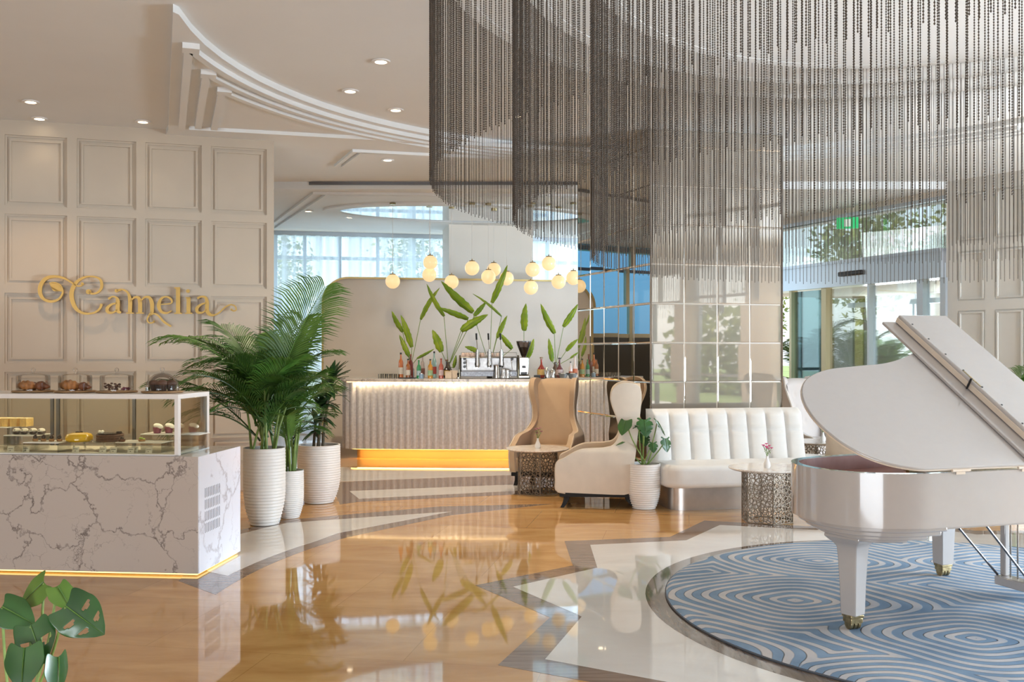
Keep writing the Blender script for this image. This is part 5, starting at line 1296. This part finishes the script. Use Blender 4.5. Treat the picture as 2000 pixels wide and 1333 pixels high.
# ================================================================== BAR
BKA, BKW = Vector((-3.28, 16.76)), Vector((.981, .196)); BKW.normalize(); bkang = math.atan2(BKW.y, BKW.x)
bk = thing('bar_backdrop', 'tall cream back panel with rounded corners and a gold edge behind the bar', 'back panel', (BKA.x, BKA.y, 0), bkang)
BLn = 5.55; BHt = 2.95
def door_outline(x0, x1, z1, r, n=10): return [(x0, 0), (x1, 0)]+[(x1-r+r*math.cos(a), z1-r+r*math.sin(a)) for a in [PI/2*k/n for k in range(n+1)]]+[(x0+r+r*math.cos(a), z1-r+r*math.sin(a)) for a in [PI/2+PI/2*k/n for k in range(n+1)]]
def xz_prism(poly, y0, y1, Mx=None):
    b = MB(); b.prism(poly, y0, y1, (Mx or Matrix.Identity(4)) @ Matrix(((1, 0, 0, 0), (0, 0, -1, 0), (0, 1, 0, 0), (0, 0, 0, 1)))); return b
xz_prism(door_outline(.03, BLn-.03, BHt-.03, .42), -.10, .02).build('panel', mat('backdrop plaster', (.86, .82, .78), .7, noise=.03, nscale=2), bk, flat=True)
b = MB(); o_ = door_outline(0, BLn, BHt, .45); i_ = door_outline(.032, BLn-.032, BHt-.032, .42); n = len(o_); vs = []; fs = []
for p, q in zip(o_, i_): vs += [(p[0], -.06, p[1]), (p[0], .14, p[1]), (q[0], .14, q[1]), (q[0], -.06, q[1])]
for i in range(1, n):
    j_ = (i+1) % n
    for k in range(4): fs.append((i*4+k, j_*4+k, j_*4+(k+1) % 4, i*4+(k+1) % 4))
b.add(vs, fs); b.build('gold_edge', M['trim_gold'], bk, flat=True)
bar = thing('bar_counter', 'long fluted bar with grey marble top, lit amber from below', 'bar counter', (0, 0, 0))
# plan curve of the front: gentle bow, rounded left end
xl, xr = -2.60, 2.3
def fy(x): return 14.78+.16*((x-.3)/2.8)**2
front = [(xl+.02, 15.45), (xl, 15.2), (xl+.01, fy(xl)+.10), (xl+.07, fy(xl)+.02)]+[(xl+.12+(xr-xl-.12)*k/40, fy(xl+.12+(xr-xl-.12)*k/40)) for k in range(41)]
pl = catmull([(x, y, 0) for x, y in front], 3)
# walk the curve and press in flutes
L_ = 0; pts = [pl[0]]; acc = [0]
for p, q in zip(pl[:-1], pl[1:]): L_ += (q-p).length; acc.append(L_)
def along(s):
    for i in range(len(acc)-1):
        if acc[i+1] >= s: f = (s-acc[i])/max(1e-9, acc[i+1]-acc[i]); return pl[i]+(pl[i+1]-pl[i])*f, (pl[i+1]-pl[i]).normalized()
    return pl[-1], (pl[-1]-pl[-2]).normalized()
fw = .108; nf = int(L_/fw); vs = []; fs = []; kk = 0; ZL, ZU = .165, 1.195
for f in range(nf):
    for q in range(7):
        s = (f+q/6.001)*fw; p, t_ = along(s); nn = Vector((t_.y, -t_.x, 0)); dpt = .032*math.sin(PI*q/6)
        p = p+nn*(dpt); vs += [(p.x, p.y, ZL), (p.x, p.y, ZU)]; kk += 1
for i in range(kk-1): fs.append((2*i, 2*i+2, 2*i+3, 2*i+1))
b = MB(); b.add(vs, fs)
flm = mat('shimmering fluted plaster', (.56, .58, .64), .38, .2, noise=.12, nscale=30, bump=.25, bscale=110)
b.build('fluted_front', flm, bar, sharp=40)
b = MB(); b.prism([(p.x+(.03 if i < 8 else 0), p.y+.05) for i, p in enumerate(pl)]+[(xr, 15.5), (xl+.05, 15.5)], ZL+.005, ZU-.005); b.build('carcass', mat('bar carcass', (.35, .30, .26), .6), bar, flat=True)
top = [(p.x-(.05 if i < 10 else 0), p.y-.05) for i, p in enumerate(pl)]+[(xr, 15.75), (xl-.12, 15.75)]
b = MB(); b.prism(top, ZU+.002, ZU+.045); b.build('marble_top', M['bar_marble'], bar, bevel=.004, sharp=30)
b = MB(); b.prism([(p.x+.12, p.y+.28) for p in pl[8:]]+[(xr, 15.4), (xl+.2, 15.4)], 0, ZL+.003); b.build('plinth', mat('amber plinth', (.55, .36, .16), .5), bar, flat=True)
am = emit('amber led', (1, .60, .13), 3)
st = [p for p in pl[8:]]
b = MB(); b.tube([(p.x+.06, p.y+.10, ZL-.008) for p in st], .011, 5); b.build('amber_strip', am, bar)
wm = emit('warm led under the top', (1, .70, .34), 2.5)
b = MB(); b.tube([(p.x, p.y-.028, ZU-.004) for p in st], .006, 5); b.build('warm_strip', wm, bar)
def linelight(name, a, c, power, color, sy=.03, rot=None):
    l = bpy.data.lights.new(name, 'AREA'); l.shape = 'RECTANGLE'; v = Vector(c)-Vector(a); l.size = v.length; l.size_y = sy; l.energy = power; l.color = color
    o = bpy.data.objects.new(name, l); col.objects.link(o); o.location = (Vector(a)+Vector(c))/2; o.rotation_euler = rot or (0, 0, math.atan2(v.y, v.x)); return o
for x0, x1 in ((-2.4, -.9), (-.9, .7), (.7, 2.2)):
    linelight('bar_plinth_light', (x0, fy(x0)+.14, ZL-.015), (x1, fy(x1)+.14, ZL-.015), 6, (1, .58, .16), .12)
    a_, c_ = (x0, fy(x0)-.04, ZU-.002), (x1, fy(x1)-.04, ZU-.002)
    linelight('bar_top_light', a_, c_, 16, (1, .70, .36), .02, (math.radians(18), 0, math.atan2(c_[1]-a_[1], c_[0]-a_[0])))
BT = ZU+.0455
# ---------------------------------------------------------------- things on the bar
def onb(px, Y): return ((px-1000)*Y/F, Y, BT)
def bottle(px, Y, h, r, label, liquid, labelc=None, capc=(.02, .02, .02), shape='tall', glassc=(.9, .95, .9)):
    x, y, z = onb(px, Y); t = thing('bottle', label, 'bottle', (x, y, z), 0, 'bottles on the bar')
    b = MB()
    if shape == 'tall': prof = [(1e-5, 0), (r, 0), (r, h*.58), (r*.85, h*.66), (r*.36, h*.76), (r*.33, h*.94), (r*.33, h*.955)]
    elif shape == 'round': prof = [(1e-5, 0), (r*.6, 0), (r*.95, h*.12), (r, h*.28), (r*.9, h*.45), (r*.45, h*.58), (r*.25, h*.66), (r*.25, h*.9), (r*.25, h*.92)]
    else: prof = [(1e-5, 0), (r*.95, 0), (r, h*.05), (r, h*.4), (r*.5, h*.55), (r*.3, h*.62), (r*.3, h*.93), (r*.3, h*.94)]
    b.lathe(prof, 20, cap=False)
    gm = mat('bottle '+label[:24], liquid, .08, coat=.5, spec=.8); b.build('glass_body', gm, t)
    b = MB(); b.cyl(r*.4, h*.93, h, 12); b.build('cap', mat('cap '+label[:16], capc, .4), t)
    if labelc: b = MB(); b.lathe([(r*1.02, h*.15), (r*1.02, h*.42)], 20, cap=False); b.build('paper_label', mat('label '+label[:16], labelc, .6, noise=.15, nscale=60), t)
    return t
bottle(783, 15.3, .40, .040, 'tall clear bottle with orange spirit, leftmost on the bar', (.55, .17, .05), (.75, .72, .68))
bottle(796, 15.05, .30, .036, 'amber bottle with a white label on the black tray', (.35, .12, .03), (.75, .72, .68))
bottle(803.5, 15.35, .37, .042, 'dark red bottle behind the amber one on the tray', (.16, .02, .012), None, (.25, .10, .04))
bottle(818, 15.15, .285, .034, 'green bottle with a pale blue label', (.03, .30, .12), (.45, .62, .72), (.04, .3, .1))
bottle(825.5, 15.4, .36, .036, 'pale bottle with a brown patterned label, behind the green one', (.45, .38, .36), (.20, .09, .07), (.2, .15, .2))
bottle(840.5, 15.1, .30, .040, 'golden bottle with a green and white label', (.55, .27, .03), (.35, .55, .35), (.05, .05, .05))
bottle(848, 15.4, .42, .037, 'tall teal glass bottle with a black cap', (.25, .42, .42), (.35, .06, .05), (.02, .02, .03))
bottle(861.5, 15.1, .31, .038, 'rose bottle with a red base beside the round dark bottle', (.45, .12, .09), (.62, .50, .55), (.3, .05, .03))
bottle(872.5, 15.2, .29, .062, 'round dark bottle with a gold label, left of the beige napkin boxes', (.04, .02, .015), (.50, .36, .12), (.15, .08, .04), 'round')
bottle(1057.5, 15.25, .33, .066, 'large round red bottle right of the grinder', (.32, .045, .03), (.70, .48, .18), (.3, .2, .12), 'round')
bottle(1093, 15.25, .32, .060, 'squat dark red decanter bottle with a stopper, above the tan armchair', (.14, .035, .04), (.55, .45, .45), (.03, .03, .03), 'round')
bottle(1114.5, 15.15, .26, .030, 'small bottle with a black cap near the mirrored column', (.70, .60, .58), (.45, .15, .08), (.02, .02, .02))
bottle(1122.5, 15.3, .35, .046, 'clear stoppered bottle with red spirit beside the mirrored column', (.72, .60, .56), (.55, .16, .08), (.45, .38, .34), 'squat')
t = thing('drip_tray', 'shallow black tray under the amber bottles', 'tray', onb(797, 15.15)); t.location.z += 0
b = MB(); b.box(-.12, .12, -.16, .16, 0, .004); b.box(-.12, .12, -.16, -.155, .004, .016); b.box(-.12, -.115, -.16, .16, .004, .016); b.box(.115, .12, -.16, .16, .004, .016); b.build('tray', M['black'], t)
for c in ('amber bottle with a white label on the black tray', 'dark red bottle behind the amber one on the tray'):
    for o in bpy.data.objects:
        if o.get('label') == c: o.location.z += .0045; o.location.y = 15.12 if 'amber' in c[:5] else 15.25
gl0 = None; glm = glass('tumbler glass', (.93, .92, .88), 2.2, 1.5)
for k in range(9):
    x, y, z = onb(742+4.3*k, 15.05+.16*(k % 2))
    if gl0 is None:
        gl0 = thing('tumbler', 'small clear tumbler at the left end of the bar, leftmost of the row', 'glass', (x, y, z), 0, 'tumblers at the left end of the bar')
        b = MB(); b.lathe([(1e-5, 0), (.024, 0), (.030, .07), (.028, .07), (.022, .006), (1e-5, .006)], 16, cap=False); b.build('glass_body', glm, gl0)
    else: copy_tree(gl0, (x, y, z), label='small clear tumbler at the left end of the bar, '+('', 'second', 'third', 'fourth', 'fifth', 'sixth', 'seventh', 'eighth', 'ninth')[k]+' from the left')
bx = mat('cream card box', (.72, .62, .52), .7, noise=.06, nscale=30)
for k, (px, w, h, l) in enumerate(((876, .10, .10, 'cream napkin box, left one, before the round dark bottle'), (887, .11, .115, 'cream napkin box, right one, beside the coffee machine'))):
    x, y, z = onb(px, 15.0+.05*k); t = thing('napkin_box', l, 'box', (x, y, z), .1*k, 'cream napkin boxes on the bar')
    b = MB(); b.box(-w/2, w/2, -.05, .05, 0, h); b.build('box_body', bx, t, bevel=.004); b = MB(); b.box(-w/2-.002, w/2+.002, -.052, .052, h, h+.012); b.build('lid', bx, t, bevel=.003)
x, y, z = onb(823, 14.98); t = thing('sugar_jar', 'blue glass jar at the front below the green bottle', 'jar', (x, y, z)); b = MB(); b.lathe([(1e-5, 0), (.035, 0), (.037, .06), (.028, .07), (1e-5, .07)], 20, cap=False); b.build('jar_body', mat('blue glass', (.25, .40, .60), .1), t)
b = MB(); b.cyl(.03, .07, .082, 20); b.build('lid', M['steel'], t)
x, y, z = onb(895, 15.0); t = thing('tamper', 'small chrome tamper with dark handle left of the machine', 'tamper', (x, y, z)); b = MB(); b.cyl(.028, 0, .02, 20); b.build('base', M['steel'], t); b = MB(); b.lathe([(.01, .02), (.012, .05), (.02, .07), (.016, .085), (1e-5, .09)], 16, cap=False); b.build('handle', M['black_wood'], t)
# lever espresso machine
x, y, z = onb(955, 15.2); em = thing('espresso_machine', 'chrome three-lever espresso machine with cups on top', 'espresso machine', (x, y, z), .02)
b = MB(); b.box(-.44, .44, -.20, .22, .03, .11); b.box(-.44, .44, .02, .22, .11, .34); b.box(-.45, .45, -.10, .22, .315, .335)
b.build('chrome_body', mat('scratched chrome', (.34, .33, .32), .32, 1, noise=.2, nscale=18), em, bevel=.01)
b = MB(); b.box(-.43, .43, -.205, -.2, .035, .105); b.build('front_plate', mat('grey drip front', (.30, .33, .38), .4, .5, noise=.3, nscale=30), em)
for sx in (-1, 1):
    b = MB(); b.prism([(-.2, .0), (.23, .0), (.23, .36), (-.02, .36), (-.2, .14)], -.012, .012, T(sx*.455, 0, 0, rz=0) @ Matrix(((0, 0, 1, 0), (1, 0, 0, 0), (0, 1, 0, 0), (0, 0, 0, 1)))); b.build('side_panel', mat('olive steel side', (.22, .20, .14), .3, .8), em, bevel=.006)
b = MB(); b.box(-.42, .42, -.19, .02, .112, .118); b.build('drip_grate', M['dark_steel'], em)
for k in range(3):
    gx = -.18+.186*k
    b = MB(); b.cyl(.034, .22, .42, 20, T(gx, -.08, 0)); b.cyl(.042, .20, .24, 20, T(gx, -.08, 0)); b.cyl(.02, .42, .45, 14, T(gx, -.08, 0)); b.build('group_head', M['steel'], em)
    b = MB(); b.tube([(gx, -.08, .44), (gx-.012, -.10, .62)], .006, 8); lv_ = b.build('lever', M['steel'], em)
    b = MB(); b.tube([(gx-.012, -.10, .60), (gx-.016, -.108, .70)], .015, 10); b.build('grip', M['black'], lv_)
    b = MB(); b.cyl(.034, .175, .20, 20, T(gx, -.08, 0)); b.tube([(gx, -.10, .188), (gx+.02, -.24, .18)], .011, 8); b.build('portafilter', M['black'] if k == 2 else M['steel'], em)
b = MB()
for gx in (-.36, .34): b.tube(catmull([(gx, -.05, .27), (gx+.01, -.14, .28), (gx+.015, -.17, .2), (gx+.02, -.19, .14)], 6), .005, 8)
b.build('steam_wand', M['steel'], em)
b = MB()
for gx, z_ in ((-.38, .30), (-.38, .24), (.36, .30), (-.38, .18)): b.cyl(.022, -.0, .03, 16, T(gx, -.03, z_, rx=PI/2))
b.build('pressure_gauge', M['black'], em)
b = MB(); b.tube([(-.43, -.09, .40), (.43, -.09, .40)], .004, 6); b.tube([(-.43, .2, .40), (.43, .2, .40)], .004, 6)
for gx in (-.43, 0, .43): b.tube([(gx, -.09, .335), (gx, -.09, .40)], .004, 6)
b.build('cup_rail', M['steel'], em)
cup = mat('pale pink cup glaze', (.74, .60, .55), .3); c0 = None
for k, (dx, dy) in enumerate([(-.40+.075*i, .0) for i in range(5)]+[(-.37+.075*i, .1) for i in range(4)]+[(.06, .05), (.14, .08)]):
    p = Matrix.Translation((x, y, z)) @ Matrix.Rotation(.02, 4, 'Z') @ Vector((dx, dy, .336))
    if c0 is None:
        c0 = thing('coffee_cup', 'pale cup on the espresso machine, leftmost in the front row', 'cup', p, 0, 'pale cups on top of the espresso machine')
        b = MB(); b.lathe([(1e-5, .06), (.022, .06), (.034, .035), (.037, 0), (.034, 0), (.03, .03), (1e-5, .054)], 20, cap=False); b.build('cup_body', cup, c0)
        b = MB(); b.tube(catmull([(.033, 0, .045), (.052, 0, .04), (.052, 0, .018), (.035, 0, .014)], 4), .004, 6); b.build('handle', cup, c0)
    else: copy_tree(c0, p, label='pale cup on the espresso machine, '+(('', 'second in the front row', 'third in the front row', 'fourth in the front row', 'fifth in the front row', 'first in the back row', 'second in the back row', 'third in the back row', 'fourth in the back row', 'behind the middle lever', 'behind the right lever')[k]))
# grinder
x, y, z = onb(1023, 15.15); t = thing('coffee_grinder', 'chrome coffee grinder with a conical bean hopper right of the machine', 'coffee grinder', (x, y, z))
b = MB(); b.box(-.095, .095, -.12, .12, 0, .05); b.box(-.075, .075, -.09, .09, .05, .33); b.build('body', M['steel'], t, bevel=.015, seg=3)
b = MB(); b.lathe([(.03, .33), (.045, .36), (.11, .53), (.115, .56), (.115, .575), (1e-5, .575)], 28, cap=False); b.build('hopper', glass('smoky hopper', (.42, .36, .34), 1.5), t)
b = MB(); b.lathe([(1e-5, .345), (.035, .35), (.085, .48), (1e-5, .49)], 24, cap=False); b.build('beans', choc2, t)
b = MB(); b.lathe([(.116, .565), (.118, .58), (1e-5, .583)], 28, cap=False); b.build('hopper_lid', M['dark_steel'], t)
b = MB(); b.box(-.03, .03, -.16, -.09, .16, .20); b.box(-.05, .05, -.125, -.119, .06, .10); b.build('dosing_fork', M['black'], t, bevel=.004)
t = thing('bar_mat', 'flat black service mat under the milk jugs', 'mat', onb(1008, 14.98)); b = MB(); b.box(-.44, .44, -.07, .07, 0, .008); b.build('mat', M['black'], t, bevel=.003)
for px, r, h, l in ((970, .055, .20, 'tall chrome milk jug before the machine, left'), (983, .042, .145, 'middle chrome milk jug before the machine'), (991, .036, .13, 'small chrome milk jug, right of the middle one')):
    x, y, z = onb(px, 14.98); t = thing('milk_jug', l, 'jug', (x, y, z+.0085), 0, 'chrome milk jugs')
    b = MB(); b.lathe([(1e-5, 0), (r, 0), (r*1.02, h*.3), (r*.82, h*.8), (r*.9, h), (r*.86, h), (r*.78, h*.8), (1e-5, h*.2)], 24, cap=False); b.build('jug_body', M['steel'], t)
    b = MB(); b.tube(catmull([(r*.85, 0, h*.85), (r*1.5, 0, h*.75), (r*1.45, 0, h*.3), (r, 0, h*.2)], 5), .004, 6); b.build('handle', M['steel'], t)
for px, h, l in ((1068, .17, 'steel shaker tin right of the round red bottle'), (1079, .15, 'second steel shaker, left of the leaf vase')):
    x, y, z = onb(px, 15.05); t = thing('cocktail_shaker', l, 'shaker', (x, y, z), 0, 'steel shakers')
    b = MB(); b.lathe([(1e-5, 0), (.032, 0), (.042, h*.7), (.036, h*.78)], 20, cap=False); b.build('tin', M['steel'], t); b = MB(); b.lathe([(.036, h*.78), (.022, h*.92), (.018, h), (1e-5, h)], 20, cap=False); b.build('cap', M['steel'], t)
x, y, z = onb(1049, 15.0); t = thing('garnish_box', 'low black garnish box behind the tan armchair', 'box', (x, y, z)); b = MB(); b.box(-.05, .05, -.05, .05, 0, .05); b.build('box_body', M['black'], t, bevel=.005); b = MB(); b.box(-.052, .052, -.052, .052, .05, .058); b.build('lid', M['dark_steel'], t, bevel=.002)
for k, (px, l) in enumerate(((1100, 'left'), (1118, 'right'))):
    x, y, z = onb(px, 15.0); t = thing('ice_bucket', 'clear glass bowl on the bar above the tan armchair, '+l+' one', 'bowl', (x, y, z), 0, 'clear bowls on the bar'); b = MB(); b.lathe([(1e-5, 0), (.04, 0), (.075, .07), (.078, .085), (.072, .085), (.038, .008), (1e-5, .008)], 24, cap=False); b.build('bowl_body', glm, t)
    b = MB(); b.lathe([(1e-5, .01), (.04, .01), (.068, .07), (.04, .085), (1e-5, .08)], 14, cap=False); b.build('ice', mat('ice '+l, (.75, .80, .88), .2), t)
# ---------------------------------------------------------------- big banana leaves in vases
def z4(u, v): return 600+u/2.6655, 460+v/2.6655
ARR = [((540, 715), 'three upright banana leaves in a vase at the left of the bar', [((497, 505), (440, 388), 15, 15.6), ((545, 583), (487, 408), 17, 15.5), ((531, 632), (480, 513), 14, 15.45), ((590, 438), (690, 262), 13, 15.7), ((572, 642), (662, 582), 8, 15.4)]),
       ((735, 715), 'crossing banana leaves in a vase left of the espresso machine', [((712, 422), (622, 243), 14, 15.6), ((700, 607), (652, 487), 22, 15.45), ((800, 497), (942, 398), 22, 15.5), ((838, 436), (682, 360), 16, 15.7), ((762, 690), (775, 622), 10, 15.4), ((870, 420), (933, 340), 13, 15.75)]),
       ((950, 715), 'tall banana leaves in a vase behind the espresso machine', [((862, 402), (697, 222), 24, 15.75), ((962, 352), (1043, 146), 17, 15.65), ((988, 535), (1041, 412), 13, 15.6), ((1066, 592), (1003, 503), 15, 15.6), ((890, 606), (820, 573), 14, 15.6), ((1012, 422), (860, 288), 7, 15.7)]),
       ((1128, 715), 'pair of banana leaves in a vase behind the grinder', [((1128, 497), (1139, 353), 21, 15.6), ((1148, 640), (1180, 535), 15, 15.55)]),
       ((1293, 715), 'banana leaves in a vase at the right end of the bar by the mirrored column', [((1287, 512), (1215, 348), 18, 15.6), ((1334, 477), (1410, 350), 16, 15.65), ((1276, 657), (1257, 534), 14, 15.5), ((1348, 602), (1410, 534), 12, 15.5), ((1370, 640), (1412, 604), 7, 15.5)])]
for (root, label, leaves) in ARR:
    px, py = z4(*root); VY = 15.62 if px > 940 and px < 990 else 15.5; vx = (px-1000)*VY/F
    t = thing('leaf_arrangement', label, 'foliage vase', (vx, VY, BT), 0, 'banana leaf arrangements on the bar')
    b = MB(); b.lathe([(1e-5, 0), (.045, 0), (.055, .03), (.055, .13), (.03, .19), (.022, .24), (.026, .25), (.018, .245), (.016, .2), (1e-5, .19)], 24, cap=False); b.build('glass_vase', mat('dark vase '+label[:9], (.10, .07, .05), .1, coat=.5), t)
    for k, (bs, tp, w, Y) in enumerate(leaves):
        B = at(*z4(*bs), Y)-Vector((vx, VY, BT)); Tt = at(*z4(*tp), Y+.06*((k % 3)-1))-Vector((vx, VY, BT))
        ax = Tt-B; n = 14; wv = ax.cross(Vector((0, 1, 0))).normalized(); fwd = Vector((0, -1, 0)); tw = Matrix.Rotation(((k*37) % 50-25)/57, 3, ax.normalized()); wv = tw @ wv; fwd = tw @ fwd
        W_ = w/2.6655*Y/F*.98; vs = []; fs = []
        for i in range(n+1):
            f = i/n; p = B+ax*f+Vector((0, 0, -.10*ax.length*f*f*abs(ax.normalized().x)))+fwd*(.10*ax.length*math.sin(PI*f))
            ww = W_*(math.sin(PI*min(.999, .05+.95*f)**.72)**.7)
            j1, j2 = (1+.10*math.sin(i*2.7+k)), (1+.10*math.sin(i*1.9+k*2))
            for c_, dz in ((-1*j1, -.35), (-.5, -.18), (0, 0), (.5, -.18), (1*j2, -.35)): vs.append(tuple(p+wv*ww*c_-fwd*(dz*ww*-1)))
        for i in range(n):
            for j in range(4): fs.append((i*5+j, i*5+j+1, i*5+j+6, i*5+j+5))
        b = MB(); b.add(vs, fs); o = b.build('leaf', M['banana'], t, sharp=70, solid=.002)
        b = MB(); b.tube([B+ax*f+Vector((0, 0, -.10*ax.length*f*f*abs(ax.normalized().x)))+fwd*(.10*ax.length*math.sin(PI*f)+.004) for f in (0, .2, .4, .6, .8, .97)], [.006, .005, .004, .0035, .003, .001], 5); b.build('midrib', M['stem'], o)
        mid = Vector((B.x*.55, B.y*.6, B.z*.55+.08)); b = MB(); b.tube(catmull([(0, 0, .18), mid, B], 8), .0055, 6); b.build('stalk', M['stem'], o)
# ---------------------------------------------------------------- globe pendants
gm, nt, p = nmat('opal glass globe'); p.inputs['Base Color'].default_value = (.55, .45, .32, 1); p.inputs['Emission Color'].default_value = (1, .70, .34, 1); p.inputs['Emission Strength'].default_value = .66; p.inputs['Roughness'].default_value = .25
pos = [(767, 550, 'lowest globe at the far left of the cluster'), (840.5, 513, 'upper globe of the touching pair at the left'), (838.5, 537, 'lower globe of the touching pair at the left'), (882, 551, 'globe right of the touching pair, over a banana leaf'), (922, 524, 'high globe before the left side of the pillar'),
       (964.5, 527, 'globe half hidden behind another in the middle'), (954, 541, 'front globe overlapping the one behind in the middle'), (989.5, 544, 'globe crossed by the tallest banana leaf tip'), (1040.5, 527, 'globe at the right edge of the pillar'), (1072, 515, 'topmost globe, before the right curtain'), (1037, 562, 'lowest globe, right of the middle'), (1091, 551, 'globe low before the backdrop edge at the right'), (1120, 543, 'rightmost globe, touching the mirrored column edge')]
proto = None
for k, (px, py, l) in enumerate(pos):
    Y = 15.9+.22*((k*5) % 4)/3*2-.1 if k not in (5, 6) else (16.5 if k == 5 else 15.85); P = at(px, py, Y); dz = REAR-P.z
    t = thing('globe_pendant', 'glowing opal '+l, 'pendant lamp', P, 0, 'opal globe pendants over the bar')
    if proto is None:
        b = MB(); b.sphere(.118, (0, 0, 0), 28, 18); proto = (b.build('glass_globe', gm, t), )
        b = MB(); b.lathe([(.05, .108), (.045, .122), (.01, .125), (.008, .15), (1e-5, .15)], 20, cap=False); proto += (b.build('globe_cap', M['brass'], t), )
        b = MB(); b.cyl(.05, -.035, -.005, 20); proto += (b.build('ceiling_canopy', M['brass'], t), )
        proto[2].location.z = dz
    else:
        for i, o in enumerate(proto):
            c = o.copy(); col.objects.link(c); c.parent = t; 
            if i == 2: c.location.z = dz
    b = MB(); b.cyl(.0035, .14, dz-.005, 6); b.build('rod', M['white_metal'], t)
    if False:
        l = bpy.data.lights.new('globe_lamp', 'POINT'); l.energy = 7; l.color = (1, .78, .5); l.shadow_soft_size = .12; l.specular_factor = 0
        lo = bpy.data.objects.new('globe_lamp', l); col.objects.link(lo); lo.parent = t; lo.location = (0, -.16, -.05)
